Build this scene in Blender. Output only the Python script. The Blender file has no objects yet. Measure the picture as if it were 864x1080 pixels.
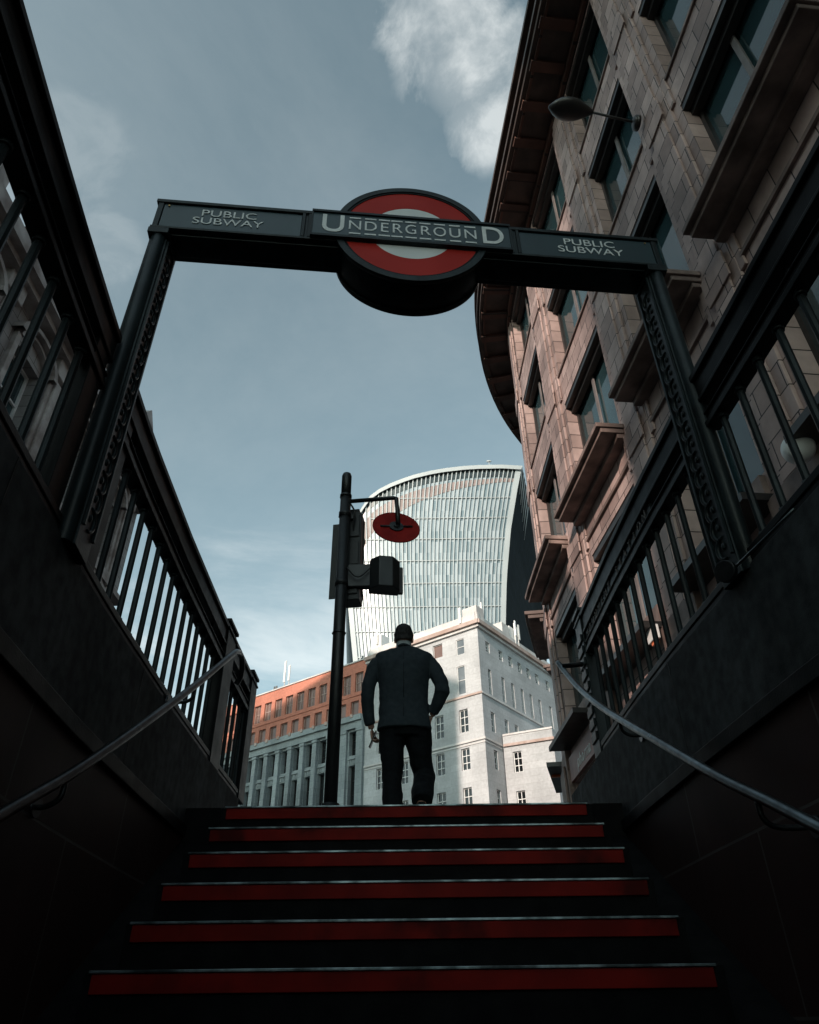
import bpy, bmesh, math, random
from mathutils import Vector, Matrix
random.seed(7)
R = math.radians
scene = bpy.context.scene
COL = scene.collection
ST = 1.14                      # street level above the camera (camera is the origin)

# ------------------------------------------------------------------ materials
def new_mat(name):
    m = bpy.data.materials.new(name); m.use_nodes = True
    nt = m.node_tree; b = nt.nodes['Principled BSDF']
    return m, nt, b
def noise_col(nt, c1, c2, scale, vec=None, detail=6, lo=.35, hi=.65):
    n = nt.nodes.new('ShaderNodeTexNoise'); n.inputs['Scale'].default_value = scale; n.inputs['Detail'].default_value = detail
    if vec: nt.links.new(vec, n.inputs['Vector'])
    r = nt.nodes.new('ShaderNodeValToRGB')
    r.color_ramp.elements[0].position = lo; r.color_ramp.elements[1].position = hi
    r.color_ramp.elements[0].color = (*c1, 1); r.color_ramp.elements[1].color = (*c2, 1)
    nt.links.new(n.outputs['Fac'], r.inputs['Fac'])
    return r.outputs['Color'], n.outputs['Fac']
def bump(nt, b, h, strength=.3, dist=.01):
    bp = nt.nodes.new('ShaderNodeBump'); bp.inputs['Strength'].default_value = strength; bp.inputs['Distance'].default_value = dist
    nt.links.new(h, bp.inputs['Height']); nt.links.new(bp.outputs['Normal'], b.inputs['Normal'])
def mat_plain(name, c1, c2=None, rough=.6, metal=0., scale=6., bmp=.2, bdist=.004, spec=.5, coat=0):
    m, nt, b = new_mat(name)
    c2 = c2 or tuple(x * .75 for x in c1)
    tc = nt.nodes.new('ShaderNodeTexCoord')
    col, f = noise_col(nt, c1, c2, scale, tc.outputs['Object'])
    nt.links.new(col, b.inputs['Base Color'])
    b.inputs['Roughness'].default_value = rough; b.inputs['Metallic'].default_value = metal
    b.inputs['Specular IOR Level'].default_value = spec
    n2 = nt.nodes.new('ShaderNodeTexNoise'); n2.inputs['Scale'].default_value = scale * 12; nt.links.new(tc.outputs['Object'], n2.inputs['Vector'])
    mr = nt.nodes.new('ShaderNodeMapRange'); mr.inputs['To Min'].default_value = max(0, rough - .12); mr.inputs['To Max'].default_value = min(1, rough + .12)
    nt.links.new(f, mr.inputs['Value']); nt.links.new(mr.outputs['Result'], b.inputs['Roughness'])
    if bmp: bump(nt, b, n2.outputs['Fac'], bmp, bdist)
    return m
def mat_blocks(name, ca, cb, mortar, w, h, ms=.012, rough=.75, stain=(.6, 1.0), bmp=.5, offset=.5, nscale=.35, patch=None):
    """coursed blocks laid out in wall metres (UV = run along the wall, height)"""
    m, nt, b = new_mat(name)
    uv = nt.nodes.new('ShaderNodeTexCoord').outputs['UV']
    br = nt.nodes.new('ShaderNodeTexBrick'); nt.links.new(uv, br.inputs['Vector'])
    br.offset = offset; br.inputs['Scale'].default_value = 1
    br.inputs['Brick Width'].default_value = w; br.inputs['Row Height'].default_value = h
    br.inputs['Mortar Size'].default_value = ms; br.inputs['Mortar Smooth'].default_value = .2
    br.inputs['Color1'].default_value = (*ca, 1); br.inputs['Color2'].default_value = (*cb, 1); br.inputs['Mortar'].default_value = (*mortar, 1)
    col, f = noise_col(nt, (stain[0],) * 3, (stain[1],) * 3, nscale, uv, 8, .3, .7)
    mx = nt.nodes.new('ShaderNodeMix'); mx.data_type = 'RGBA'; mx.blend_type = 'MULTIPLY'; mx.inputs[0].default_value = 1
    nt.links.new(br.outputs['Color'], mx.inputs[6]); nt.links.new(col, mx.inputs[7])
    out = mx.outputs[2]
    g, gf = noise_col(nt, (.82,) * 3, (1.0,) * 3, 5, uv, 8, .3, .7)
    m2 = nt.nodes.new('ShaderNodeMix'); m2.data_type = 'RGBA'; m2.blend_type = 'MULTIPLY'; m2.inputs[0].default_value = 1
    nt.links.new(out, m2.inputs[6]); nt.links.new(g, m2.inputs[7]); out = m2.outputs[2]
    nt.links.new(out, b.inputs['Base Color']); b.inputs['Roughness'].default_value = rough
    ad = nt.nodes.new('ShaderNodeMath'); ad.operation = 'MULTIPLY_ADD'; ad.inputs[1].default_value = -1.5
    nt.links.new(br.outputs['Fac'], ad.inputs[0]); nt.links.new(gf, ad.inputs[2])
    if bmp: bump(nt, b, ad.outputs[0], bmp, .012)
    return m
def mat_glass(name, c, rough=.06, spec=.9, wav=.02, c2=None):
    """opaque dark window glass that mirrors the sky"""
    m, nt, b = new_mat(name)
    tc = nt.nodes.new('ShaderNodeTexCoord')
    col, f = noise_col(nt, c, c2 or tuple(x * .6 for x in c), .6, tc.outputs['Object'], 3)
    nt.links.new(col, b.inputs['Base Color']); b.inputs['Roughness'].default_value = rough
    b.inputs['Specular IOR Level'].default_value = spec; b.inputs['IOR'].default_value = 1.6
    n = nt.nodes.new('ShaderNodeTexNoise'); n.inputs['Scale'].default_value = 1.2; nt.links.new(tc.outputs['Object'], n.inputs['Vector'])
    bump(nt, b, n.outputs['Fac'], wav, .1)
    return m

M = {}
M['iron'] = mat_plain('black_painted_iron', (.0042, .0056, .0063), (.0025, .0032, .0036), rough=.42, scale=9, bmp=.25, bdist=.002, spec=.3)
M['iron_green'] = mat_plain('dark_green_black_iron', (.014, .022, .025), (.009, .014, .016), rough=.40, scale=7, bmp=.3, bdist=.002)
M['granite'] = mat_plain('dark_granite_slab', (.056, .064, .069), (.027, .031, .034), rough=.8, scale=14, bmp=.35, bdist=.003)
M['ledge'] = mat_plain('black_granite_ledge', (.008, .009, .010), (.005, .006, .0065), rough=.55, scale=8, spec=.25)
M['tile'] = mat_blocks('dull_red_brown_wall_slabs', (.062, .032, .030), (.050, .027, .025), (.12, .105, .10), 1.25, .62, .006, rough=.6, stain=(.6, 1.), bmp=.2)
M['step'] = mat_plain('dark_step_stone', (.006, .006, .0065), (.003, .003, .0035), rough=.7, scale=10, bmp=.4)
for k_, v_ in (('iron', .12), ('iron_green', .22), ('granite', .22), ('ledge', .10), ('tile', .12), ('step', .08)):
    M[k_].node_tree.nodes['Principled BSDF'].inputs['Specular IOR Level'].default_value = v_
def stained(key, scale, lo, hi, dark):
    nt = M[key].node_tree; b = nt.nodes['Principled BSDF']; src = b.inputs['Base Color'].links[0].from_socket
    tc = nt.nodes.new('ShaderNodeTexCoord'); mpn = nt.nodes.new('ShaderNodeMapping'); mpn.inputs['Scale'].default_value = (1, 1, .35); nt.links.new(tc.outputs['Object'], mpn.inputs['Vector'])
    col, f = noise_col(nt, (dark,) * 3, (1.,) * 3, scale, mpn.outputs[0], 10, lo, hi)
    mx = nt.nodes.new('ShaderNodeMix'); mx.data_type = 'RGBA'; mx.blend_type = 'MULTIPLY'; mx.inputs[0].default_value = 1
    nt.links.new(src, mx.inputs[6]); nt.links.new(col, mx.inputs[7]); nt.links.new(mx.outputs[2], b.inputs['Base Color'])
stained('granite', 1.6, .38, .6, .45); stained('tile', 1.3, .38, .62, .5); stained('iron_green', 14, .40, .5, .55)
def red_strip():
    m, nt, b = new_mat('red_ribbed_rubber')
    tc = nt.nodes.new('ShaderNodeTexCoord')
    col, f = noise_col(nt, (.19, .007, .004), (.11, .004, .0025), 5, tc.outputs['Object'])
    w = nt.nodes.new('ShaderNodeTexWave'); w.inputs['Scale'].default_value = 14; w.bands_direction = 'X'
    nt.links.new(tc.outputs['Object'], w.inputs['Vector'])
    n3 = nt.nodes.new('ShaderNodeTexNoise'); n3.inputs['Scale'].default_value = 2.2; n3.inputs['Detail'].default_value = 10; nt.links.new(tc.outputs['Object'], n3.inputs['Vector'])
    r = nt.nodes.new('ShaderNodeValToRGB'); r.color_ramp.elements[0].position = .36; r.color_ramp.elements[1].position = .44
    r.color_ramp.elements[0].color = (.22, .22, .22, 1); nt.links.new(n3.outputs['Fac'], r.inputs['Fac'])
    mx = nt.nodes.new('ShaderNodeMix'); mx.data_type = 'RGBA'; mx.blend_type = 'MULTIPLY'; mx.inputs[0].default_value = .8
    nt.links.new(col, mx.inputs[6]); nt.links.new(r.outputs['Color'], mx.inputs[7]); nt.links.new(mx.outputs[2], b.inputs['Base Color'])
    b.inputs['Roughness'].default_value = .6; b.inputs['Specular IOR Level'].default_value = .1; bump(nt, b, w.outputs['Fac'], .12, .001)
    return m
M['redstrip'] = red_strip()
M['nosing'] = mat_plain('worn_steel_nosing', (.30, .36, .38), (.12, .15, .16), rough=.38, metal=.85, scale=16, bmp=.2, bdist=.001)
M['steel'] = mat_plain('brushed_steel_tube', (.17, .20, .215), (.10, .12, .13), rough=.32, metal=.9, scale=20, bmp=.1, bdist=.001)
M['steel_dark'] = mat_plain('tarnished_steel_tube', (.05, .052, .056), (.025, .027, .03), rough=.36, metal=.8, scale=20, bmp=.1, bdist=.001)
stained('nosing', 7, .42, .56, .25); stained('steel', 3, .35, .6, .5)
M['enamel_red'] = mat_plain('red_sign_enamel', (.42, .020, .012), (.36, .016, .010), rough=.5, scale=3, bmp=.05, spec=.15)
M['enamel_white'] = mat_plain('white_sign_enamel', (.72, .74, .73), (.64, .66, .66), rough=.4, scale=3, bmp=.05)
M['enamel_blue'] = mat_plain('blue_black_sign_enamel', (.020, .042, .052), (.014, .032, .040), rough=.35, scale=3, bmp=.05)
M['letter'] = mat_plain('white_lettering', (.70, .72, .72), (.60, .62, .62), rough=.5, scale=20, bmp=.05)
M['signal'] = mat_plain('black_signal_plastic', (.010, .012, .013), (.006, .007, .008), rough=.45, scale=6)
M['disc_red'] = mat_plain('dark_red_disc_paint', (.26, .012, .009), (.18, .008, .007), rough=.6, scale=8, spec=.1)
M['amber'] = mat_plain('amber_lens', (.75, .16, .03), (.6, .12, .02), rough=.3, scale=8, bmp=0)
M['faience'] = mat_blocks('grey_pink_faience_blocks', (.68, .50, .46), (.38, .26, .235), (.035, .020, .016), .62, .47, .012, rough=.62, stain=(.58, 1.), bmp=.6)
M['faience_trim'] = mat_plain('weathered_brown_stone_trim', (.29, .205, .18), (.16, .11, .095), rough=.65, scale=2.2, bmp=.3, bdist=.006)
M['cornice'] = mat_plain('dark_bronze_cornice', (.075, .045, .036), (.035, .022, .018), rough=.6, scale=2, bmp=.2)
M['soffit'] = mat_blocks('coffered_brown_soffit', (.17, .072, .050), (.10, .045, .033), (.03, .016, .012), 1.1, 2.2, .05, rough=.7, bmp=.5, offset=0)
stained('faience', .9, .36, .6, .62); stained('faience_trim', 1.4, .38, .6, .5); stained('soffit', .8, .35, .6, .55)
M['win_frame_dark'] = mat_plain('dark_bronze_frame', (.022, .019, .018), (.012, .011, .011), rough=.4, scale=5)
M['mullion'] = mat_plain('grey_stone_mullion', (.17, .15, .145), (.12, .105, .10), rough=.6, scale=3)
M['teal_glass'] = mat_glass('teal_window_glass', (.030, .066, .076), .05, .5)
M['dark_glass'] = mat_glass('dark_window_glass', (.012, .015, .017), .08, .6)
M['pale_glass'] = mat_glass('window_with_pale_blind', (.20, .225, .24), .2, .5, c2=(.11, .13, .145))
M['warm_glass'] = mat_glass('window_with_brown_blind', (.20, .12, .10), .2, .5)
M['cream'] = mat_blocks('pale_portland_stone', (.64, .655, .67), (.57, .585, .60), (.44, .44, .44), 1.3, .52, .008, rough=.8, stain=(.72, 1.), bmp=.2)
stained('cream', .25, .35, .62, .82)
M['cream_trim'] = mat_plain('portland_stone_trim', (.62, .61, .60), (.50, .48, .47), rough=.8, scale=.8)
M['trim_brown'] = mat_plain('brown_stained_cornice', (.48, .38, .345), (.36, .26, .22), rough=.8, scale=1.2)
M['brick'] = mat_blocks('orange_red_brick', (.74, .27, .185), (.64, .225, .15), (.54, .26, .19), .24, .08, .008, rough=.85, stain=(.8, 1.), bmp=.2)
M['col_stone'] = mat_blocks('blue_grey_stone', (.42, .48, .50), (.36, .415, .435), (.24, .27, .28), 1.0, .6, .01, rough=.8, stain=(.7, 1.), bmp=.2)
stained('brick', .3, .35, .62, .8); stained('col_stone', .5, .36, .6, .68)
M['white_paint'] = mat_plain('white_paint', (.78, .78, .77), (.68, .68, .67), rough=.5, scale=3, bmp=.1)
M['roof_metal'] = mat_plain('grey_roof_metal', (.20, .21, .21), (.12, .12, .12), rough=.5, scale=2)
M['slate'] = mat_blocks('dark_slate', (.045, .05, .055), (.03, .034, .038), (.012, .012, .013), .3, .22, .01, rough=.5, stain=(.7, 1.))
M['old_stone'] = mat_blocks('sooty_grey_stone', (.40, .38, .37), (.31, .29, .285), (.10, .085, .08), .9, .42, .012, rough=.8, stain=(.5, 1.), bmp=.5)
M['old_trim'] = mat_plain('sooty_stone_trim', (.42, .39, .38), (.20, .165, .155), rough=.8, scale=1.6, bmp=.5)
M['chimney'] = mat_blocks('brown_chimney_brick', (.20, .10, .08), (.15, .075, .06), (.09, .06, .05), .24, .08, .01, rough=.85)
M['office'] = mat_blocks('grey_shade_block_cladding', (.30, .30, .30), (.24, .24, .25), (.05, .06, .07), 1.6, 3.6, .35, rough=.7, offset=0)  # cladding of the unseen blocks added to cast shade
M['fin'] = mat_plain('white_metal_fin', (.43, .47, .49), (.37, .41, .43), rough=.6, scale=.1, bmp=0)
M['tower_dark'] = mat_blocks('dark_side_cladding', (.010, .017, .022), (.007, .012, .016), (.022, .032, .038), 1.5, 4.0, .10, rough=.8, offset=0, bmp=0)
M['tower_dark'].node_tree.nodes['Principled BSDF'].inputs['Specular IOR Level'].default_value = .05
M['canopy_shade'] = mat_plain('pinkish_grey_canopy_shade', (.30, .24, .235), (.22, .175, .17), rough=.6, scale=.3, bmp=0)
def tower_glass():
    m, nt, b = new_mat('pale_tower_glass')
    uv = nt.nodes.new('ShaderNodeTexCoord').outputs['UV']
    br = nt.nodes.new('ShaderNodeTexBrick'); nt.links.new(uv, br.inputs['Vector']); br.offset = 0
    br.inputs['Scale'].default_value = 1; br.inputs['Brick Width'].default_value = 1.0; br.inputs['Row Height'].default_value = 1.0
    br.inputs['Mortar Size'].default_value = .0; br.inputs['Bias'].default_value = -.1
    br.inputs['Color1'].default_value = (.36, .42, .46, 1); br.inputs['Color2'].default_value = (.15, .215, .25, 1)
    nt.links.new(br.outputs['Color'], b.inputs['Base Color']); b.inputs['Roughness'].default_value = .25; b.inputs['Specular IOR Level'].default_value = .4
    return m
M['tower_glass'] = tower_glass()
M['asphalt'] = mat_plain('asphalt', (.055, .055, .056), (.04, .04, .041), rough=.9, scale=8, bmp=.4)
M['paving'] = mat_blocks('paving_slabs', (.22, .21, .20), (.18, .175, .17), (.06, .06, .06), .9, .6, .01, rough=.85)
M['road_paint'] = mat_plain('road_paint', (.7, .7, .68), (.5, .5, .48), rough=.7, scale=9)
M['suit'] = mat_plain('charcoal_navy_suit_cloth', (.027, .037, .044), (.021, .029, .036), rough=.85, scale=30, bmp=.12, bdist=.002, spec=.25)
M['trousers'] = mat_plain('black_trouser_cloth', (.006, .008, .010), (.004, .005, .007), rough=.9, scale=30, bmp=.5, bdist=.002, spec=.2)
M['skin'] = mat_plain('skin', (.36, .20, .145), (.30, .16, .115), rough=.5, scale=10, bmp=.1, bdist=.001)
M['hair'] = mat_plain('dark_brown_hair', (.012, .010, .009), (.006, .005, .005), rough=.55, scale=60, bmp=.9, bdist=.004)
M['shirt'] = mat_plain('pale_shirt_cotton', (.34, .38, .40), (.28, .32, .34), rough=.8, scale=20)
M['leather'] = mat_plain('black_shoe_leather', (.010, .010, .010), (.006, .006, .006), rough=.3, scale=20)
M['eye'] = mat_plain('eye_white', (.7, .7, .7), (.6, .6, .6), rough=.2, scale=10, bmp=0)

# ------------------------------------------------------------------ mesh builder
class MB:
    def __init__(s):
        s.bm = bmesh.new(); s.uv = s.bm.loops.layers.uv.new('UVMap'); s.done = set()
    def face(s, pts, uvs=None, smooth=False):
        vs = [s.bm.verts.new(p) for p in pts]
        f = s.bm.faces.new(vs); f.smooth = smooth
        if uvs is None:
            n = (Vector(pts[1]) - Vector(pts[0])).cross(Vector(pts[2]) - Vector(pts[0]))
            ax = max(range(3), key=lambda i: abs(n[i]))
            k = {0: (1, 2), 1: (0, 2), 2: (0, 1)}[ax]
            uvs = [(p[k[0]], p[k[1]]) for p in pts]
        for l, u in zip(f.loops, uvs): l[s.uv].uv = u
        return f
    def hexa(s, p, uvf=None):           # p: bottom 4 (ccw from above) + top 4
        for idx in ((3, 2, 1, 0), (4, 5, 6, 7), (0, 1, 5, 4), (1, 2, 6, 5), (2, 3, 7, 6), (3, 0, 4, 7)):
            s.face([p[i] for i in idx], [uvf[i] for i in idx] if uvf else None)
    def box(s, x0, x1, y0, y1, z0, z1, mat=None):
        p = [(x0, y0, z0), (x1, y0, z0), (x1, y1, z0), (x0, y1, z0), (x0, y0, z1), (x1, y0, z1), (x1, y1, z1), (x0, y1, z1)]
        if mat: p = [tuple(mat @ Vector(q)) for q in p]
        s.hexa(p)
    def mbox(s, mp, s0, s1, z0, z1, o0, o1, ds=None):
        """box in wall coordinates: run s, height z, offset o (o1 outermost); follows curves"""
        n = max(1, int(math.ceil((s1 - s0) / ds))) if ds else 1
        L = [s0 + (s1 - s0) * i / n for i in range(n + 1)]
        for a, b in zip(L, L[1:]):
            s.face([mp(a, z0, o1), mp(b, z0, o1), mp(b, z1, o1), mp(a, z1, o1)], [(a, z0), (b, z0), (b, z1), (a, z1)])
            s.face([mp(b, z0, o0), mp(a, z0, o0), mp(a, z1, o0), mp(b, z1, o0)], [(b, z0), (a, z0), (a, z1), (b, z1)])
            s.face([mp(a, z1, o1), mp(b, z1, o1), mp(b, z1, o0), mp(a, z1, o0)], [(a, o1), (b, o1), (b, o0), (a, o0)])
            s.face([mp(a, z0, o0), mp(b, z0, o0), mp(b, z0, o1), mp(a, z0, o1)], [(a, o0), (b, o0), (b, o1), (a, o1)])
        s.face([mp(s0, z0, o0), mp(s0, z0, o1), mp(s0, z1, o1), mp(s0, z1, o0)], [(o0, z0), (o1, z0), (o1, z1), (o0, z1)])
        s.face([mp(s1, z0, o1), mp(s1, z0, o0), mp(s1, z1, o0), mp(s1, z1, o1)], [(o1, z0), (o0, z0), (o0, z1), (o1, z1)])
    def facade(s, mp, s0, s1, z0, z1, openings, off=0., depth=.35, ds=None):
        S = {s0, s1}; Z = {z0, z1}
        for a, b, c, d in openings: S |= {a, b}; Z |= {c, d}
        S = sorted(x for x in S if s0 <= x <= s1); Z = sorted(x for x in Z if z0 <= x <= z1)
        if ds:
            S2 = []
            for a, b in zip(S, S[1:]):
                n = max(1, int(math.ceil((b - a) / ds))); S2 += [a + (b - a) * i / n for i in range(n)]
            S = S2 + [S[-1]]
        for a, b in zip(S, S[1:]):
            for c, d in zip(Z, Z[1:]):
                m = ((a + b) / 2, (c + d) / 2)
                if any(o[0] < m[0] < o[1] and o[2] < m[1] < o[3] for o in openings): continue
                s.face([mp(a, c, off), mp(b, c, off), mp(b, d, off), mp(a, d, off)], [(a, c), (b, c), (b, d), (a, d)])
        for a, b, c, d in openings:
            i = off - depth
            s.face([mp(a, c, off), mp(a, d, off), mp(a, d, i), mp(a, c, i)], [(0, c), (0, d), (depth, d), (depth, c)])
            s.face([mp(b, c, off), mp(b, c, i), mp(b, d, i), mp(b, d, off)], [(0, c), (depth, c), (depth, d), (0, d)])
            s.face([mp(a, c, off), mp(a, c, i), mp(b, c, i), mp(b, c, off)], [(a, 0), (a, depth), (b, depth), (b, 0)])
            s.face([mp(a, d, off), mp(b, d, off), mp(b, d, i), mp(a, d, i)], [(a, 0), (b, 0), (b, depth), (a, depth)])
    def tube(s, pts, r, seg=12, caps=True, ell=None, smooth=True):
        """round (or elliptical: ell = list of (rx, ry) with ring frame world X / other) tube through pts"""
        pts = [Vector(p) for p in pts]; n = len(pts); rings = []
        rad = r if isinstance(r, (list, tuple)) else [r] * n
        prev = None
        for i, p in enumerate(pts):
            t = (pts[min(i + 1, n - 1)] - pts[max(i - 1, 0)]).normalized()
            if prev is None:
                ref = Vector((1, 0, 0)) if abs(t.x) < .8 else Vector((0, 1, 0))
                u = (ref - t * ref.dot(t)).normalized()
            else:
                u = (prev - t * prev.dot(t)).normalized()
            prev = u; v = t.cross(u)
            rr = rad[i]; a, b = (rr if isinstance(rr, (tuple, list)) else (rr, rr))
            rings.append([s.bm.verts.new(p + u * (a * math.cos(2 * math.pi * k / seg)) + v * (b * math.sin(2 * math.pi * k / seg))) for k in range(seg)])
        for A, B in zip(rings, rings[1:]):
            for k in range(seg):
                f = s.bm.faces.new((A[k], A[(k + 1) % seg], B[(k + 1) % seg], B[k])); f.smooth = smooth
        if caps:
            s.bm.faces.new(rings[0][::-1]); s.bm.faces.new(rings[-1])
    def blob(s, c, r, mat=None, seg=20, rings=14):
        m = Matrix.Translation(c) @ (mat or Matrix.Identity(4)) @ Matrix.Diagonal((*r, 1))
        g = bmesh.ops.create_uvsphere(s.bm, u_segments=seg, v_segments=rings, radius=1, matrix=m)
        for v in g['verts']:
            for f in v.link_faces: f.smooth = True
    def prism(s, poly, f0, f1):
        """closed 2-D outline extruded between two mapping functions f0(p), f1(p) -> xyz"""
        n = len(poly)
        s.face([f0(p) for p in poly[::-1]]); s.face([f1(p) for p in poly])
        for i in range(n):
            a, b = poly[i], poly[(i + 1) % n]
            s.face([f0(a), f0(b), f1(b), f1(a)])
    def xform(s, m): bmesh.ops.transform(s.bm, matrix=m, verts=s.bm.verts)
    def build(s, name, mat, parent=None, bevel=0, sub=0):
        bmesh.ops.remove_doubles(s.bm, verts=s.bm.verts, dist=1e-5)
        bmesh.ops.recalc_face_normals(s.bm, faces=s.bm.faces)
        me = bpy.data.meshes.new(name); s.bm.to_mesh(me); s.bm.free()
        o = bpy.data.objects.new(name, me); COL.objects.link(o)
        if mat: me.materials.append(mat)
        if parent: 
            o.parent = parent
            o.matrix_parent_inverse = world(parent).inverted()
        if bevel:
            b = o.modifiers.new('bevel', 'BEVEL'); b.width = bevel; b.segments = 2; b.limit_method = 'ANGLE'; b.angle_limit = R(40)
        return o
def world(o):
    m = Matrix.LocRotScale(o.location, o.rotation_euler, o.scale)
    return world(o.parent) @ o.matrix_parent_inverse @ m if o.parent else m
def thing(name, label, cat, loc=(0, 0, 0), group=None):
    o = bpy.data.objects.new(name, None); COL.objects.link(o); o.location = loc; o.empty_display_size = .2
    o['label'] = label; o['category'] = cat
    if group: o['group'] = group
    return o
def tag(o, label, cat, group=None):
    o['label'] = label; o['category'] = cat
    if group: o['group'] = group
    return o
def struct(o): o['kind'] = 'structure'; return o
def lettering(name, text, size, mat, parent, mtx, extrude=.002, align='CENTER', shear=0, space=1.0, bold=0.0):
    c = bpy.data.curves.new(name, 'FONT'); c.body = text; c.size = size; c.extrude = extrude; c.align_x = align; c.align_y = 'CENTER'; c.shear = shear
    c.space_character = space; c.offset = bold
    t = bpy.data.objects.new(name, c); COL.objects.link(t)
    dg = bpy.context.evaluated_depsgraph_get(); me = bpy.data.meshes.new_from_object(t.evaluated_get(dg))
    bpy.data.objects.remove(t); bpy.data.curves.remove(c)
    me.transform(mtx); me.materials.clear(); me.materials.append(mat)
    o = bpy.data.objects.new(name, me); COL.objects.link(o)
    o.parent = parent; o.matrix_parent_inverse = world(parent).inverted()
    return o
def interp(tab, x):
    if x <= tab[0][0]:
        (a, b), (c, d) = tab[0], tab[1]
    elif x >= tab[-1][0]:
        return tab[-1][1]
    else:
        for (a, b), (c, d) in zip(tab, tab[1:]):
            if a <= x <= c: break
    return b + (d - b) * (x - a) / (c - a)

def box_parts(mp, parent, a, b, c, d, off, frame, glass, nx=1, nz=1, fw=.07, fd=.08, mull=None, name='window', gname='pane'):
    """one window: frame (part) with its pane (sub-part) set back at offset off"""
    g = MB(); 
    g.mbox(mp, a, a + fw, c, d, off, off + fd); g.mbox(mp, b - fw, b, c, d, off, off + fd)
    g.mbox(mp, a + fw, b - fw, c, c + fw, off, off + fd - .003); g.mbox(mp, a + fw, b - fw, d - fw, d, off, off + fd - .003)
    for i in range(1, nx):
        x = a + (b - a) * i / nx; g.mbox(mp, x - fw * .4, x + fw * .4, c + fw, d - fw, off, off + fd - .008)
    for j in range(1, nz):
        z = c + (d - c) * j / nz; g.mbox(mp, a + fw, b - fw, z - fw * .4, z + fw * .4, off, off + fd - .012)
    f = g.build(name, frame, parent)
    p = MB(); p.mbox(mp, a - .02, b + .02, c - .02, d + .02, off - .05, off + .012)
    p.build(gname, glass, f)
    return f

# ------------------------------------------------------------------ plan of the stairwell
LEFT = [(.9, -1.19), (1.6, -1.27), (2.3, -1.335), (3.0, -1.39), (4.0, -1.43), (5.2, -1.455), (6.3, -1.46)]
RIGHT = [(1.4, 1.51), (2.0, 1.46), (2.6, 1.41), (3.5, 1.36), (4.3, 1.335), (5.1, 1.33), (6.3, 1.33)]
YMIN, YEND = -1.6, 6.35
def wallmap(side):
    tab = LEFT if side < 0 else RIGHT
    def mp(y, z, o):                     # o: outward, away from the stairs
        return (interp(tab, y) + side * o, y, z)
    return mp
WT = 1.55                                # top of the side walls
NOSE = [(4.862, 1.14), (4.51, .943), (4.179, .752), (3.845, .557), (3.51, .362), (3.166, .170)]
while NOSE[-1][1] > -1.4: NOSE.append((NOSE[-1][0] - .339, NOSE[-1][1] - .194))
FLOOR = NOSE[-1][1] - .194

# ---- setting: ground
g = MB()
X0, X1, Y0_, Y1_ = -4., 24., -30., 27.
for (a, b, c, d) in ((-500, X0, -400, 700), (X1, 500, -400, 700), (X0, X1, Y1_, 700), (X0, X1, -400, Y0_)):
    g.face([(a, c, 1.02), (b, c, 1.02), (b, d, 1.02), (a, d, 1.02)])
road = struct(g.build('road', M['asphalt']))
g = MB()
hx0, hx1 = -1.8, 1.95
for (a, b, c, d) in ((X0, hx0, Y0_, Y1_), (hx1, X1, Y0_, Y1_), (hx0, hx1, 4.90, Y1_), (hx0, hx1, Y0_, YMIN)):
    g.face([(a, c, ST), (b, c, ST), (b, d, ST), (a, d, ST)])
pv = struct(g.build('pavement', M['paving']))
g = MB()
g.box(X0 - .15, X0, Y0_, Y1_, .98, ST + .004); g.box(X0 - .15, X1, Y1_, Y1_ + .15, .98, ST + .002)
struct(g.build('kerb', M['granite'], bevel=.01))
g = MB()
for i in range(12): g.box(-60 + i * 9, -56 + i * 9, 33, 33.12, 1.021, 1.024)
for i in range(10): g.box(-8.2, -8.08, -30 + i * 6, -27.5 + i * 6, 1.021, 1.024)
struct(g.build('road_marking', M['road_paint']))
g = MB()
g.box(-1.9, 2.0, -14, NOSE[-1][0], FLOOR - .1, FLOOR)
struct(g.build('passage_floor', M['step']))
g = MB()
g.box(-2.2, 2.3, -14, YMIN, .85, ST - .02); g.box(-2.2, -1.45, -14, YMIN, FLOOR, .85); g.box(1.75, 2.3, -14, YMIN, FLOOR, .85); g.box(-2.2, 2.3, -14.3, -14, FLOOR, .85)
struct(g.build('passage_ceiling', M['ledge']))

# ------------------------------------------------------------------ staircase
stairs = thing('staircase', 'dark stone steps with red front strips climbing between the side walls', 'staircase', (0, 3.1, FLOOR))
SX0, SX1 = -1.225, 1.145
g = MB()
for i, (y, z) in enumerate(NOSE):
    yb = NOSE[i - 1][0] if i else 4.95
    zb = z - .5
    g.box(SX0, SX1, y + .012, yb + (.012 if i else 0), zb, z - .004)
steps = g.build('steps', M['step'], stairs)
g = MB()                                  # sloped side channels against the walls
for side in (-1, 1):
    mp = wallmap(side); edge = SX0 if side < 0 else SX1
    ys = [NOSE[-1][0] + i * (4.862 - NOSE[-1][0]) / 12 for i in range(13)]
    zz = lambda y: interp([(a, b) for a, b in NOSE[::-1]], y) - .20 if y < 4.86 else .94
    for a, b in zip(ys, ys[1:]):
        g.face([(edge, a, zz(a)), (edge, b, zz(b)), (mp(b, 0, .02)[0], b, zz(b)), (mp(a, 0, .02)[0], a, zz(a))])
    y = 4.862
    g.box(min(edge, mp(y, 0, .01)[0]), max(edge, mp(y, 0, .01)[0]), 4.862, 4.95, .5, 1.136)
g.build('side_channel', M['step'], stairs)
for i, (y, z) in enumerate(NOSE[:10]):
    w0, w1 = SX0 + .04 + random.uniform(-.01, .01), SX1 - .035 + random.uniform(-.01, .01)
    g = MB(); g.box(w0, w1, y - .002, y + .0125, z - .074, z - .010); g.build('red_strip', M['redstrip'], stairs, bevel=.002)
    g = MB(); g.box(w0 - .01, w1 + .01, y - .010, y + .045, z - .009, z + .001); g.build('metal_nosing', M['nosing'], stairs, bevel=.002)

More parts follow.
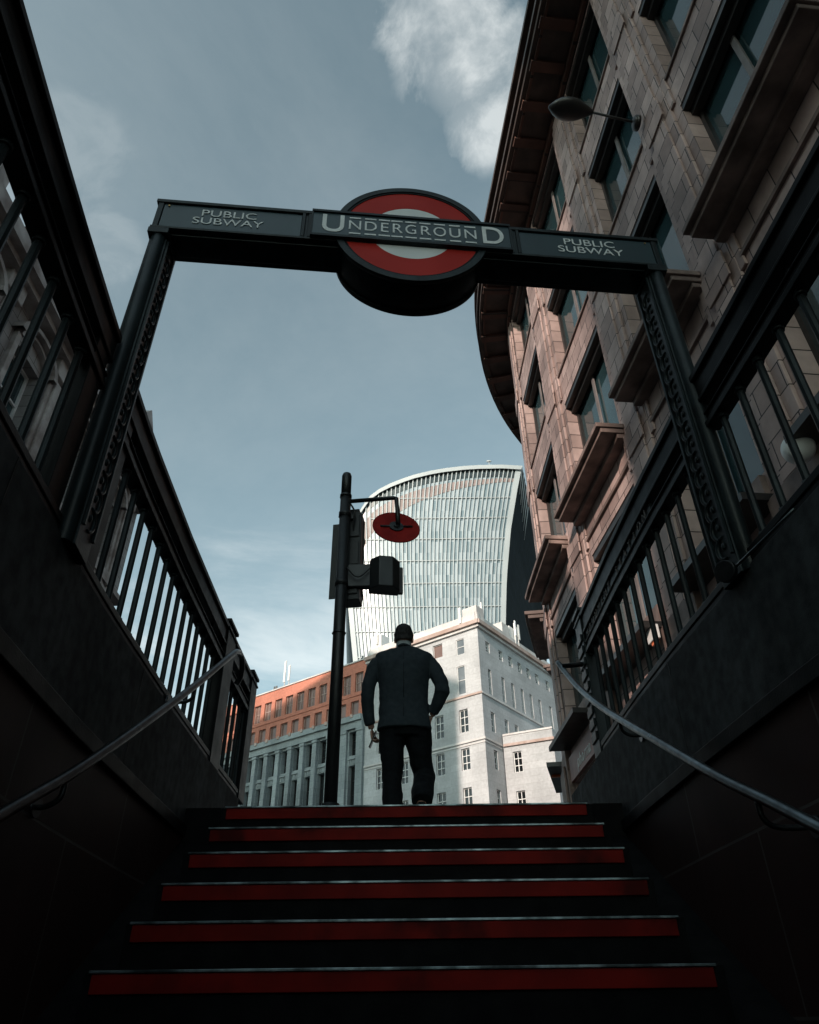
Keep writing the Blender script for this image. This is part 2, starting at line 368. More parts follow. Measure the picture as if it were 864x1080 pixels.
# ------------------------------------------------------------------ stairwell walls
for side, nm in ((-1, 'left'), (1, 'right')):
    mp = wallmap(side)
    w = thing('stairwell_wall', {'left': 'dark stairwell wall along the left of the steps, nearly black in shade',
                                 'right': 'dark granite stairwell wall along the right of the steps, with a red brown lower face'}[nm], 'wall', (mp(3, 0, .1)[0], 3, FLOOR))
    g = MB(); g.mbox(mp, YMIN, YEND, 1.035, WT, 0, .42, ds=.35); g.build('granite_panel', M['granite'], w, bevel=.004)
    g = MB(); g.mbox(mp, YMIN, 5.3, FLOOR - .1, .965, 0, .3, ds=.35); g.build('lower_facing', M['tile'], w)
    g = MB(); g.mbox(mp, YMIN, 5.3, .965, 1.035, -.022, .3, ds=.35); g.build('dark_ledge', M['ledge'], w, bevel=.004)
    g = MB()
    for (a, b) in ((.2, .214), (1.85, 1.862), (3.6, 3.611)): g.mbox(mp, a, b, 1.036, WT - .002, -.0015, .01)
    g.build('joint', M['ledge'], w)

# ------------------------------------------------------------------ railings
def railing(side, y0, y1, label, ends, bal0, skip=()):
    mp = wallmap(side); c = .043
    r = thing('iron_railing', label, 'railing', (mp((y0 + y1) / 2, 0, c)[0], (y0 + y1) / 2, WT), 'iron railings round the stairwell')
    g = MB()
    g.mbox(mp, y0, y1, 2.60, 2.64, c - .044, c + .044, ds=.3)
    g.mbox(mp, y0, y1, 2.49, 2.60, c - .028, c + .028, ds=.3)
    g.mbox(mp, y0, y1, 2.465, 2.49, c - .036, c + .036, ds=.3)
    g.build('top_rail', M['iron'], r, bevel=.006)
    g = MB()
    g.mbox(mp, y0, y1, 2.30, 2.335, c - .038, c + .038, ds=.3)
    g.mbox(mp, y0, y1, 2.335, 2.38, c - .022, c + .022, ds=.3)
    g.mbox(mp, y0, y1, 2.38, 2.392, c - .032, c + .032, ds=.3)
    g.build('middle_rail', M['iron'], r, bevel=.005)
    g = MB()
    g.mbox(mp, y0, y1, 1.585, 1.622, c - .036, c + .036, ds=.3)
    g.mbox(mp, y0, y1, WT + .002, 1.585, c - .03, c + .03, ds=.3)
    g.build('bottom_rail', M['iron'], r, bevel=.005)
    y = bal0; k = 0
    while y < y1 - .08:
        if y > y0 + .07 and not any(a < y < b for a, b in skip):
            x = mp(y, 0, c)[0]
            g = MB(); g.tube([(x, y, 1.62), (x, y, 2.305)], .0165, 8, smooth=False)
            g.tube([(x, y, 2.275), (x, y, 2.30)], .024, 10); g.tube([(x, y, 1.62), (x, y, 1.64)], .024, 10)
            g.build('baluster', M['iron_green'], r)
            if k % 3 == 0:
                g = MB(); g.tube([(x, y, 2.39), (x, y, 2.47)], .012, 8); g.build('spacer', M['iron'], r)
            k += 1
        y += .172
    for (a, b, top, extra) in ends:
        if top < 2.66:
            g = MB(); g.mbox(mp, a, b, WT + .002, 2.62, c - .026, c + .026); g.build('post', M['iron'], r, bevel=.004); continue
        g = MB(); g.mbox(mp, a, b, WT + .002, top - .05, c - .042, c + .042); g.mbox(mp, a - .012, b + .012, top - .04, top - .01, c - .056, c + .056)
        g.mbox(mp, a - .015, b + .015, top - .10, top - .08, c - .052, c + .052)
        if extra:                         # stepped cast relief on the post's face
            for q in range(9):
                z = WT + .10 + q * .095
                g.mbox(mp, a + .02, b - .02, z, z + .06, c - .056, c - .038)
        g.build('post', M['iron_green'] if extra else M['iron'], r, bevel=.006)
    return r
railing(-1, -1.5, 2.30, 'black iron railing on the left wall, the length between camera and sign frame', [(2.13, 2.27, 2.64, 0)], -1.38)
railing(-1, 2.58, 6.55, 'black iron railing on the left wall beyond the sign frame, ending in two square posts', [(2.60, 2.74, 2.64, 0), (5.28, 5.56, 2.70, 0), (6.32, 6.55, 2.70, 0)], 2.86, skip=((5.2, 5.62),))
railing(1, -1.5, 2.62, 'black iron railing on the right wall, the length nearer than the sign frame', [], -1.28)
rr = railing(1, 2.82, 5.36, 'black iron railing on the right wall beyond the sign frame, with a lettered frieze', [(5.16, 5.36, 2.70, 1)], 2.94)
mpr = wallmap(1)
g = MB(); g.mbox(mpr, 3.42, 5.15, 2.396, 2.454, .026, .040, ds=.3); g.build('frieze_plate', M['iron_green'], rr)
for q, ch in enumerate('MONUMENT STATION'):
    if ch == ' ': continue
    y = 5.08 - q * .104
    x = mpr(y, 0, 0)[0]
    m = Matrix.Translation((x + .021, y, 2.425)) @ Matrix(((0, 0, -1, 0), (-1, 0, 0, 0), (0, 1, 0, 0), (0, 0, 0, 1)))
    lettering('letter', ch, .085, M['mullion'], rr, m, extrude=.003)

# ------------------------------------------------------------------ the sign frame over the stairs
ANG = R(5.80); GL = 2.869
gm = Matrix.Translation((-1.38, 2.31, 0)) @ Matrix.Rotation(ANG, 4, 'Z')       # local: x along, y away from camera, z up
gantry = thing('station_sign_frame', 'black iron sign frame spanning the stairs with a red and white UNDERGROUND roundel', 'station sign', tuple(gm @ Vector((GL / 2, .1, WT))))
def gbuild(g, name, mat, parent=None, bevel=0):
    g.xform(gm); return g.build(name, mat, parent or gantry, bevel)
BZ0, BZ1, GD = 3.535, 3.788, .20
g = MB()
g.box(0, GL, .012, GD, BZ0 + .012, BZ1 - .008)
g.box(-.012, GL + .012, -.010, GD + .012, BZ1 - .020, BZ1 + .006)
g.box(-.008, GL + .008, -.006, GD + .008, BZ0, BZ0 + .018)
g.box(.0, .030, -.004, .012, BZ0 + .018, BZ1 - .020); g.box(GL - .030, GL, -.004, .012, BZ0 + .018, BZ1 - .020)
g.box(.10, GL - .10, .03, GD - .03, BZ0 - .012, BZ0 + .002)
gbuild(g, 'beam', M['iron_green'], bevel=.003)
for a, b in ((.80, .853), (1.988, 2.043)):
    g = MB(); g.box(a, a + .018, -.008, .012, BZ0 + .018, BZ1 - .020); g.box(b - .018, b, -.008, .012, BZ0 + .018, BZ1 - .020); g.box(a + .018, b - .018, .0, .012, BZ0 + .018, BZ1 - .020)
    gbuild(g, 'divider', M['iron_green'], bevel=.002)
for a, b, cx in ((.034, .796, .395), (2.047, GL - .034, 2.455)):
    g = MB(); g.box(a, b, .002, .0115, BZ0 + .024, BZ1 - .026); p = gbuild(g, 'sign_panel', M['enamel_blue'])
    for txt, z, sx in (('PUBLIC', 3.700, 1.16), ('SUBWAY', 3.628, 1.16)):
        m = gm @ Matrix.Translation((cx, -.0005, z)) @ Matrix.Rotation(R(90), 4, 'X') @ Matrix.Diagonal((sx, 1, 1, 1))
        lettering('lettering', txt, .083, M['letter'], p, m, extrude=.0015)
g = MB(); g.box(.857, 1.984, -.022, .0115, BZ0 + .022, BZ1 - .024)
name_panel = gbuild(g, 'name_panel', M['enamel_blue'])
g = MB()
g.box(.853, 1.988, -.032, .005, BZ1 - .024, BZ1 - .006); g.box(.853, 1.988, -.032, .005, BZ0 + .004, BZ0 + .022)
g.box(.853, .861, -.030, .005, BZ0 + .022, BZ1 - .024); g.box(1.980, 1.988, -.030, .005, BZ0 + .022, BZ1 - .024)
gbuild(g, 'panel_frame', M['iron_green'], name_panel)
def gtext(ch, x, z, size, sx=1., bold=0.):
    m = gm @ Matrix.Translation((x, -.0235, z)) @ Matrix.Rotation(R(90), 4, 'X') @ Matrix.Diagonal((sx, 1, 1, 1))
    lettering('letter', ch, size, M['letter'], name_panel, m, extrude=.0015, bold=bold)
gtext('U', .975, 3.660, .225, .90, .002); gtext('D', 1.880, 3.660, .225, .84, .002)
xs = [1.101, 1.188, 1.266, 1.337, 1.416, 1.497, 1.580, 1.667, 1.756]
for i, (ch, x) in enumerate(zip('NDERGROUN', xs)):
    gtext(ch, x - .004, 3.660, .122, .80 if ch in 'GO' else .88)
    w = .032
    for z0 in (3.726, 3.582):
        g = MB(); g.box(x - w - .004, x + w - .004, -.0250, -.0225, z0, z0 + .012); gbuild(g, 'dash', M['letter'], name_panel)
RC = (1.417, 3.662)
def ring(g, r0, r1, y0, y1, seg=96):
    for k in range(seg):
        a, b = 2 * math.pi * k / seg, 2 * math.pi * (k + 1) / seg
        P = lambda r, t, y: (RC[0] + r * math.cos(t), y, RC[1] + r * math.sin(t))
        g.face([P(r0, a, y0), P(r1, a, y0), P(r1, b, y0), P(r0, b, y0)], smooth=False)
        g.face([P(r0, a, y1), P(r0, b, y1), P(r1, b, y1), P(r1, a, y1)])
        g.face([P(r1, a, y0), P(r1, a, y1), P(r1, b, y1), P(r1, b, y0)], smooth=True)
        if r0 > 0: g.face([P(r0, a, y0), P(r0, b, y0), P(r0, b, y1), P(r0, a, y1)], smooth=True)
g = MB(); ring(g, 0, .418, .002, .225); ring(g, .398, .436, -.014, .012); ring(g, .38, .428, .205, .235)
roundel = gbuild(g, 'roundel', M['iron_green'], bevel=.002)
g = MB(); ring(g, .236, .385, -.0045, .0); gbuild(g, 'red_ring', M['enamel_red'], roundel)
g = MB(); ring(g, 0, .236, -.0035, .0); gbuild(g, 'white_disc', M['enamel_white'], roundel)
g = MB(); ring(g, .385, .398, -.009, .0); gbuild(g, 'inner_rim', M['iron'], roundel)
for sgn, x0 in ((1, 0.), (-1, GL)):
    fx = lambda x: x0 + sgn * x
    def bx(g, a, b, y0, y1, z0, z1): g.box(min(fx(a), fx(b)), max(fx(a), fx(b)), y0, y1, z0, z1)
    g = MB(); zb = WT - .02
    bx(g, -.006, .088, .034, GD - .002, zb, BZ0)
    g.tube([(fx(.041), .036, zb), (fx(.041), .036, BZ0 + .002)], [.038] * 2, 24)
    bx(g, -.012, .098, -.008, GD + .004, BZ0 - .045, BZ0 - .002)
    post = gbuild(g, 'post', M['iron_green'], bevel=.003)
    g = MB()                              # cast wave relief on the inward face, between two raised borders
    y0, y1 = .044, GD - .006
    bx(g, .088, .100, y0, y0 + .014, zb + .1, BZ0 - .05); bx(g, .088, .100, y1 - .014, y1, zb + .1, BZ0 - .05)
    z = zb + .16; cy = (y0 + y1) / 2; n = 0
    while z < BZ0 - .11:
        dr_ = 1 if n % 2 else 1
        pts = []
        for k in range(11):
            t = R(-95 + 200 * k / 10)
            pts.append((fx(.090), cy - .012 + .048 * math.cos(t), z + .052 * math.sin(t)))
        g.tube(pts, [.004 + .007 * math.sin(math.pi * k / 10) for k in range(11)], 8)
        g.blob((fx(.088), cy - .014, z + .005), (.010, .013, .018), seg=10, rings=8)
        z += .098; n += 1
    gbuild(g, 'relief_panel', M['iron_green'], post)
for k in range(2):                         # small brass cap screws of the left panel
    g = MB(); g.tube([(.06 + k * 2.74, .0, 3.745), (.06 + k * 2.74, -.004, 3.745)], .006, 10)
    gbuild(g, 'screw', mat_plain('brass', (.45, .28, .10), rough=.35, metal=.9, bmp=0), bevel=0)

# ------------------------------------------------------------------ handrails
def smoothpath(pts, n=6):
    pts = [Vector(p) for p in pts]; out = []
    P = [pts[0] * 2 - pts[1]] + pts + [pts[-1] * 2 - pts[-2]]
    for i in range(1, len(P) - 2):
        for k in range(n):
            t = k / n; a, b, c, d = P[i - 1:i + 3]
            out.append(.5 * ((2 * b) + (c - a) * t + (2 * a - 5 * b + 4 * c - d) * t * t + (3 * b - a - 3 * c + d) * t ** 3))
    return out + [pts[-1]]
h = thing('handrail', 'round steel handrail on the right wall, its upper end bent up and catching light', 'handrail', (1.3, 3, .8))
pr = smoothpath([(1.25, -1.2, -1.45), (1.24, .6, -.46), (1.23, 2.36, .475), (1.22, 2.95, .775), (1.22, 3.53, 1.09), (1.21, 4.40, 1.575), (1.20, 4.95, 1.93), (1.18, 5.26, 2.19), (1.16, 5.38, 2.32)])
g = MB(); g.tube(pr, .021, 16); g.build('rail', M['steel'], h)
g = MB(); g.tube([(1.17, 5.29, 2.25), (1.30, 5.26, 2.25), (1.345, 5.26, 2.25)], .019, 10); g.tube([(1.325, 5.26, 2.25), (1.345, 5.26, 2.25)], .045, 14); g.build('end_stay', M['iron'], h)
for y in (.9, 2.7, 4.2):
    z = interp([(p.y, p.z) for p in pr], y); wx = mpr(y, 0, 0)[0]
    g = MB(); g.tube(smoothpath([(1.22, y, z - .02), (1.225, y, z - .075), (1.27, y, z - .105), (wx + .01, y, z - .105)]), .0105, 10)
    g.tube([(wx - .012, y, z - .105), (wx + .01, y, z - .105)], .038, 16); g.build('wall_bracket', M['steel_dark'], h)
h = thing('handrail', 'dark tarnished handrail on the left wall, hooked down at its upper end', 'handrail', (-1.33, 3, .8))
pl = smoothpath([(-1.22, -1.2, -1.50), (-1.24, .6, -.46), (-1.28, 2.37, .54), (-1.28, 2.95, .885), (-1.28, 4.0, 1.585), (-1.28, 4.75, 2.12), (-1.285, 4.98, 2.26), (-1.29, 5.16, 2.28), (-1.31, 5.27, 2.20), (-1.345, 5.30, 2.14)])
g = MB(); g.tube(pl, .021, 16); g.build('rail', M['steel_dark'], h)
mpl = wallmap(-1)
for y in (1.1, 2.75, 4.1):
    z = interp([(p.y, p.z) for p in pl[:-14]], y); wx = mpl(y, 0, 0)[0]
    g = MB(); g.tube(smoothpath([(-1.28, y, z - .02), (-1.285, y, z - .075), (-1.33, y, z - .105), (wx - .01, y, z - .105)]), .0105, 10)
    g.tube([(wx + .012, y, z - .105), (wx - .01, y, z - .105)], .038, 16); g.build('wall_bracket', M['steel_dark'], h)
h = thing('handrail', 'lower dark handrail of the left wall near the camera, under the long rail', 'handrail', (-1.2, .5, -1)) if False else None

# round steel disc on a slender rod at the right railing foot
t = thing('rail_end_disc', 'small round steel disc on a thin rod at the foot of the right sign post', 'bracket', (1.30, 2.55, 1.47))
g = MB(); g.tube([(1.262, 2.53, 1.475), (1.283, 2.545, 1.478)], .046, 28); g.build('disc', M['steel_dark'], t, bevel=.004)
g = MB(); g.tube([(1.283, 2.545, 1.478), (1.31, 2.52, 1.485)], .014, 12); g.build('hub', M['steel'], t)
g = MB(); g.tube([(1.30, 2.53, 1.482), (1.385, 2.36, 1.53), (1.44, 2.22, 1.56)], .0055, 8); g.build('rod', M['steel'], t)

# ------------------------------------------------------------------ traffic signal
PX, PY = -.685, 6.3
ts = thing('traffic_signal', 'black traffic signal post seen from behind, with a red disc on a bent arm', 'traffic signal', (PX, PY, ST))
def z_(z): return ST + z
g = MB(); g.tube([(PX, PY, ST), (PX, PY, z_(3.50))], .0575, 24); g.tube([(PX, PY, z_(3.50)), (PX, PY, z_(3.53))], .064, 24); g.tube([(PX, PY, z_(3.53)), (PX, PY, z_(3.79)), (PX, PY, z_(3.82)), (PX, PY, z_(3.835))], [.054, .054, .045, .02], 24)
g.tube([(PX, PY, ST), (PX, PY, z_(.35))], .075, 24)
g.build('pole', M['signal'], ts)
g = MB(); rot = Matrix.Translation((PX + .075, PY + .17, 0)) @ Matrix.Rotation(R(-8), 4, 'Z')
g.box(-.11, .11, -.09, .09, z_(2.30), z_(3.36), rot)
for k in range(3): g.box(-.095, .095, -.105, -.085, z_(2.36 + k * .34), z_(2.64 + k * .34), rot)
g.box(-.08, .08, -.07, .07, z_(3.36), z_(3.42), rot)
head = g.build('signal_head', M['signal'], ts, bevel=.012)
g = MB(); g.box(-.235, .12, .045, .053, z_(2.40), z_(3.32), rot); g.build('backing_board', M['signal'], ts, bevel=.003)
for k in range(3):
    g = MB(); c = rot @ Vector((0, .09, z_(2.50 + k * .34))); d = rot.to_3x3() @ Vector((0, .13, -.01))
    g.tube([c, c + d], .095, 20, caps=False); g.build('hood', M['signal'], head)
g = MB()
for z in (2.42, 3.25): g.box(PX - .04, PX + .10, PY + .03, PY + .12, z_(z), z_(z + .05)); g.tube([(PX, PY, z_(z)), (PX, PY, z_(z + .05))], .066, 20)
g.build('mounting_bracket', M['signal'], ts)
g = MB(); g.tube(smoothpath([(PX + .055, PY - .03, z_(3.40)), (PX + .10, PY - .02, z_(3.30)), (PX + .09, PY + .05, z_(3.15)), (PX + .10, PY + .10, z_(3.05))]), .010, 8); g.tube(smoothpath([(PX + .05, PY - .04, z_(2.60)), (PX + .16, PY - .03, z_(2.50)), (PX + .28, PY - .02, z_(2.60))]), .009, 8); g.build('cable', M['signal'], ts)
for z in (2.42, 3.25, 1.9):
    g = MB(); g.tube([(PX - .067, PY, z_(z)), (PX + .067, PY, z_(z))], .009, 6); g.tube([(PX, PY, z_(z - .012)), (PX, PY, z_(z + .012))], .062, 20); g.build('clamp_band', M['steel_dark'], ts)
g = MB(); hexp = [(-.15, -.03), (-.07, -.12), (.07, -.12), (.15, -.03), (.15, .08), (-.15, .08)]
r2 = Matrix.Translation((PX + .425, PY + .05, 0)) @ Matrix.Rotation(R(10), 4, 'Z')
g.prism(hexp, lambda p: tuple(r2 @ Vector((p[0], p[1], z_(2.375)))), lambda p: tuple(r2 @ Vector((p[0], p[1], z_(2.72)))))
g.prism([(-.10, .0), (.10, .0), (.07, .07), (-.07, .07)], lambda p: tuple(r2 @ Vector((p[0], p[1], z_(2.72)))), lambda p: tuple(r2 @ Vector((p[0] * .8, p[1], z_(2.75)))))
g.box(.13, .195, .03, .075, z_(2.385), z_(2.69), r2)
side_head = g.build('side_signal_box', M['signal'], ts, bevel=.008)
g = MB(); g.box(PX + .05, PX + .34, PY + .02, PY + .10, z_(2.42), z_(2.68)); g.build('side_bracket', M['signal'], side_head, bevel=.01)
g = MB(); ax = PX + .545; g.tube([(PX + .03, PY, z_(3.45)), (ax - .03, PY - .02, z_(3.475)), (ax, PY - .03, z_(3.46)), (ax + .012, PY - .05, z_(3.30)), (ax + .02, PY - .07, z_(3.10))], .023, 12); g.build('arm', M['signal'], ts)
dm = Matrix.Translation((ax, PY - .035, z_(3.085))) @ Matrix.Rotation(R(-6), 4, 'Y') @ Matrix.Rotation(R(12), 4, 'Z') @ Matrix.Rotation(R(90 - 17), 4, 'X')
g = MB(); g.tube([(0, 0, -.006), (0, 0, .006)], .25, 48, smooth=False); g.xform(dm); disc = g.build('red_disc', M['disc_red'], ts, bevel=.002)
g = MB(); g.tube([(0, 0, .006), (0, 0, .02)], .075, 24); g.tube([(0, 0, .02), (0, 0, .035)], .03, 16); g.tube([(-.17, 0, .012), (.17, 0, .012)], .012, 8)
g.xform(dm); g.build('disc_clamp', M['signal'], disc)

# ------------------------------------------------------------------ planar wall mapping
def planar(P, d, z0=0):
    d = Vector((d[0], d[1])).normalized(); n = Vector((d.y, -d.x))
    def mp(s, z, o):                     # n: to the right of the run
        return (P[0] + d.x * s + n.x * o, P[1] + d.y * s + n.y * o, z)
    return mp
def flip(mp): return lambda s, z, o: mp(s, z, -o)

# ------------------------------------------------------------------ big stone building on the right (curved corner)
A0, SL, YC, RC_ = 5.97, -.1025, 17., 15.
h0 = math.atan(SL); P0 = Vector((A0 + SL * YC, YC)); d0 = Vector((math.sin(h0), math.cos(h0))); nr = Vector((d0.y, -d0.x)); CC = P0 + nr * RC_
def wmap(s, z, o):                       # o outward (towards the street)
    if s <= 0: p = P0 + d0 * s - nr * o
    else:
        a = h0 + s / RC_; nn = Vector((math.cos(a), -math.sin(a))); p = CC - nn * (RC_ + o)
    return (p.x, p.y, z)
wmap_arc = wmap
FB = [-.55, 2.45, 3.70, 6.70, 7.95, 10.95, 12.15, 15.15, 16.35, 19.35, 24.2]
def wmap(s, z, o):                       # each bay flat, the bend taken up in the piers
    if s <= FB[0]: return wmap_arc(s, z, o)
    for a, b in zip(FB, FB[1:]):
        if s <= b: break
    p, q, t = wmap_arc(a, z, o), wmap_arc(b, z, o), (s - a) / (b - a)
    return (p[0] + (q[0] - p[0]) * t, p[1] + (q[1] - p[1]) * t, z)
SMIN, SMAX = -27.0, 24.0
B = thing('corner_stone_building', 'tall curved stone office building on the right with deep window ledges and dark cornice', 'building', (P0.x, P0.y, 1.0))
bays = [(-.40, 2.30), (-4.86, -1.94), (-8.80, -6.34), (-12.90, -10.16), (-16.95, -14.2), (-21.0, -18.2), (-25.0, -22.3), (3.85, 6.55), (8.1, 10.8), (12.3, 15.), (16.5, 19.2)]
lev = [(6.45, 9.25), (10.95, 14.27), (15.45, 18.50), (19.70, 22.96)]
ops = [(a, b, c, d) for a, b in bays for c, d in lev] + [(a, b, 1.5, 5.0) for a, b in bays]
g = MB(); g.facade(wmap, SMIN, SMAX, 1.0, 23.35, ops, 0, .42, ds=.8)
e0, e1 = wmap(SMIN, 0, 0), wmap(SMAX, 0, 0)
back = lambda s, o: wmap(s, 0, -o)
for z in (23.35,):
    g.face([wmap(SMIN, z, 0), wmap(0, z, 0), wmap(12, z, 0), wmap(SMAX, z, 0), (34, 32, z), (34, -11, z)])
g.face([(e0[0], e0[1], 1), (34, -11, 1), (34, -11, 23.35), (e0[0], e0[1], 23.35)], [(0, 0), (28, 0), (28, 22), (0, 22)])
g.face([(e1[0], e1[1], 1), (34, 32, 1), (34, 32, 23.35), (e1[0], e1[1], 23.35)], [(0, 0), (20, 0), (20, 22), (0, 22)])
g.face([(34, -11, 1), (34, 32, 1), (34, 32, 23.35), (34, -11, 23.35)])
g.build('wall', M['faience'], B)
# layered piers between the bays and stepped spandrel edges
edges = sorted([x for ab in bays for x in ab])
piers = [(edges[i], edges[i + 1]) for i in range(1, len(edges) - 1, 2)] + [(SMIN, edges[0]), (edges[-1], SMAX)]
for a, b in piers:
    if a < -26 or b > 20: continue
    g = MB(); m_ = .20
    g.mbox(wmap, a + m_, b - m_, 5.9, 23.34, 0, .07, ds=.8)
    g.mbox(wmap, a + .42, b - .42, 5.92, 23.33, .07, .12, ds=.8)
    for z0, z1 in ((9.25, 10.4), (14.27, 15.45), (18.5, 19.7)):
        zz0, zz1 = z0 + .25, z1 + .10
        g.mbox(wmap, a + .05, a + m_, zz0, zz1, 0, .055); g.mbox(wmap, b - m_, b - .05, zz0, zz1, 0, .055)
        g.mbox(wmap, a + .32, b - .32, zz0 + .1, zz0 + .72, .12, .16, ds=.8)
    g.build('pier', M['faience'], B, bevel=.012)
    g = MB(); g.mbox(wmap, a + .02, b - .02, 1.0, 5.88, 0, .16, ds=.8); g.mbox(wmap, a + .0, b - .0, 1.0, 1.9, .16, .24, ds=.8)
    g.mbox(wmap, a + .22, b - .22, 2.2, 5.5, .16, .22, ds=.8); g.build('shop_pier', M['faience_trim'], B, bevel=.012)
for i, (a, b) in enumerate(bays):
    if a < -24: continue
    # deep projecting ledge carried on mouldings
    g = MB()
    g.mbox(wmap, a - .32, b + .32, 10.52, 10.64, 0, .70, ds=.7); g.mbox(wmap, a - .28, b + .28, 10.40, 10.52, 0, .60, ds=.7); g.mbox(wmap, a - .25, b + .25, 10.28, 10.40, 0, .24, ds=.7)
    g.build('ledge', M['faience_trim'], B, bevel=.015)
    g = MB(); g.mbox(wmap, a - .10, b + .10, 9.70, 9.78, 0, .06, ds=.7); g.build('band', M['faience_trim'], B)
    g = MB(); g.mbox(wmap, a + .02, b - .02, 5.9, 6.40, 0, .10, ds=.7); g.build('band', M['faience_trim'], B)
    for j, (c, d) in enumerate(lev):
        far = a > 4
        fr = box_parts(wmap, B, a, b, c, d, -.40, M['win_frame_dark'], M['teal_glass'], fw=.09, fd=.10)
        g = MB()                          # pale mullion standing inside each window
        x = (a + b) / 2 + .05
        g.mbox(wmap, x - .06, x + .06, c + .09, d - .09, -.34, -.30); g.build('mullion', M['mullion'], fr)
        g = MB()                          # dark stepped head under the lintel
        g.mbox(wmap, a + .002, b - .002, d - .16, d - .002, -.30, -.02, ds=.7); g.mbox(wmap, a + .002, b - .002, d - .32, d - .16, -.32, -.16, ds=.7)
        g.build('window_head', M['win_frame_dark'], fr)
        if j > 1:
            g = MB(); g.mbox(wmap, a - .04, b + .04, c - .07, c + .0, 0, .05, ds=.7); g.build('sill', M['faience_trim'], fr)
    # shop front
    g = MB(); g.mbox(wmap, a, b, 1.5, 5.0, -.30, -.25, ds=.7); g.build('shop_window', M['dark_glass'], B)
    g = MB(); g.mbox(wmap, a - .1, b + .1, 5.86, 5.98, 0, .55, ds=.7); g.build('shop_canopy', M['win_frame_dark'], B)
g = MB(); g.mbox(wmap, -.38, 2.28, 5.02, 5.62, .0, .10, ds=.5)
sg = g.build('shop_sign', mat_plain('dull_red_sign', (.26, .09, .075), (.16, .06, .055), rough=.4, scale=2), B)
p0, p1 = Vector(wmap(-.3, 5.3, .104)), Vector(wmap(-.2, 5.3, .104))
for q, ch in enumerate('pharma'):
    s_ = 1.30 - q * .235
    p = Vector(wmap(s_, 5.27, .106)); q2 = Vector(wmap(s_ - .1, 5.27, .106)); xx = (q2 - p).normalized(); zz = Vector((0, 0, 1)); nn = xx.cross(zz)
    m = Matrix(((xx.x, zz.x, nn.x, p.x), (xx.y, zz.y, nn.y, p.y), (xx.z, zz.z, nn.z, p.z), (0, 0, 0, 1)))
    lettering('letter', ch, .42, M['letter'], sg, m, extrude=.006, shear=.25)
# attic bands and the great cornice
g = MB()
g.mbox(wmap_arc, SMIN, SMAX, 23.36, 23.60, -.25, 1.24, ds=.6)
g.mbox(wmap_arc, SMIN, SMAX, 23.60, 23.78, -.2, 1.34, ds=.6); g.mbox(wmap_arc, SMIN, SMAX, 23.78, 24.5, -.2, 1.20, ds=.6); g.mbox(wmap_arc, SMIN, SMAX, 24.5, 24.7, -.2, 1.38, ds=.6)
g.build('cornice', M['cornice'], B)
g = MB()
n = int((SMAX - SMIN) / 1.15)
for k in range(n):
    s_ = SMIN + .4 + k * 1.15
    g.mbox(wmap_arc, s_, s_ + .30, 23.24, 23.355, .16, 1.18)
g.mbox(wmap_arc, SMIN, SMAX, 23.28, 23.358, 1.02, 1.10, ds=.6)
g.mbox(wmap_arc, SMIN, SMAX, 23.05, 23.355, -.25, .14, ds=.6)
g.build('soffit_brackets', M['soffit'], B)
g = MB(); g.mbox(wmap_arc, SMIN, SMAX, 24.7, 26.4, -1.5, -1.2, ds=.8); g.build('parapet', M['slate'], B)
g = MB(); g.mbox(wmap, 4.6, 4.70, 5.80, 5.95, .25, .5); g.build('amber_sign', M['amber'], B)

# wall lamp with a long arm
wl = thing('wall_lamp', 'dark cobra head lamp on a thin arm from the stone pier, top right', 'wall lamp', wmap(-9.15, 15.6, 0))
g = MB(); m0 = Vector(wmap(-9.15, 15.6, .19)); m1 = Vector(wmap(-9.15, 15.6, .27)); g.tube([m0, m1], .16, 20); g.blob(m1, (.06, .15, .15)); g.build('mounting_plate', M['win_frame_dark'], wl)
g = MB(); g.tube([Vector(wmap(-9.15, 15.62, .25)), Vector(wmap(-9.15, 15.78, .8)), Vector(wmap(-9.15, 15.92, 1.25))], .028, 10); g.build('arm', M['win_frame_dark'], wl)
g = MB()
pp = [Vector(wmap(-9.15, 15.90 + .05 * k / 8, 1.15 + .95 * k / 8)) for k in range(9)]
g.tube(pp, [(.05, .05), (.12, .08), (.18, .11), (.23, .13), (.25, .14), (.25, .14), (.22, .13), (.15, .10), (.03, .03)], 20)
g.build('lamp_head', M['win_frame_dark'], wl)
# globe lamp and alarm box on the same facade
gl = thing('globe_lamp', 'round white globe lamp on the stone wall, behind the right railing at the frame edge', 'wall lamp', wmap(-10.0, 5.75, 0))
g = MB(); c = Vector(wmap(-10.0, 5.85, .36)); g.blob(c, (.20, .20, .20), seg=28, rings=18); g.build('globe', M['enamel_white'], gl)
g = MB(); g.tube([wmap(-10.0, 6.15, .16), wmap(-10.0, 6.16, .36), wmap(-10.0, 6.03, .36)], .03, 10); g.tube([wmap(-10.0, 6.10, .36), wmap(-10.0, 6.02, .36)], .09, 16); g.build('bracket', M['win_frame_dark'], gl)
ab = thing('alarm_box', 'small white alarm box on the stone wall, glimpsed between the right railing bars', 'alarm box', wmap(-4.85, 5.7, 0))
g = MB(); g.mbox(wmap, -5.02, -4.68, 5.62, 5.90, .242, .36); bxo = g.build('case', M['white_paint'], ab, bevel=.02)
g = MB(); g.mbox(wmap, -4.93, -4.77, 5.56, 5.615, .25, .33); g.build('strobe', M['amber'], ab)

# ------------------------------------------------------------------ pale corner building
CN = (5.5, 54.7)
Lm = flip(planar(CN, (-.79, .613))); L_ = planar(CN, (-.79, .613))
def Lf(s, z, o): p = L_(s, z, -o); return p
Rr_ = planar(CN, (.587, .81))
def Rf(s, z, o): return Rr_(s, z, o)
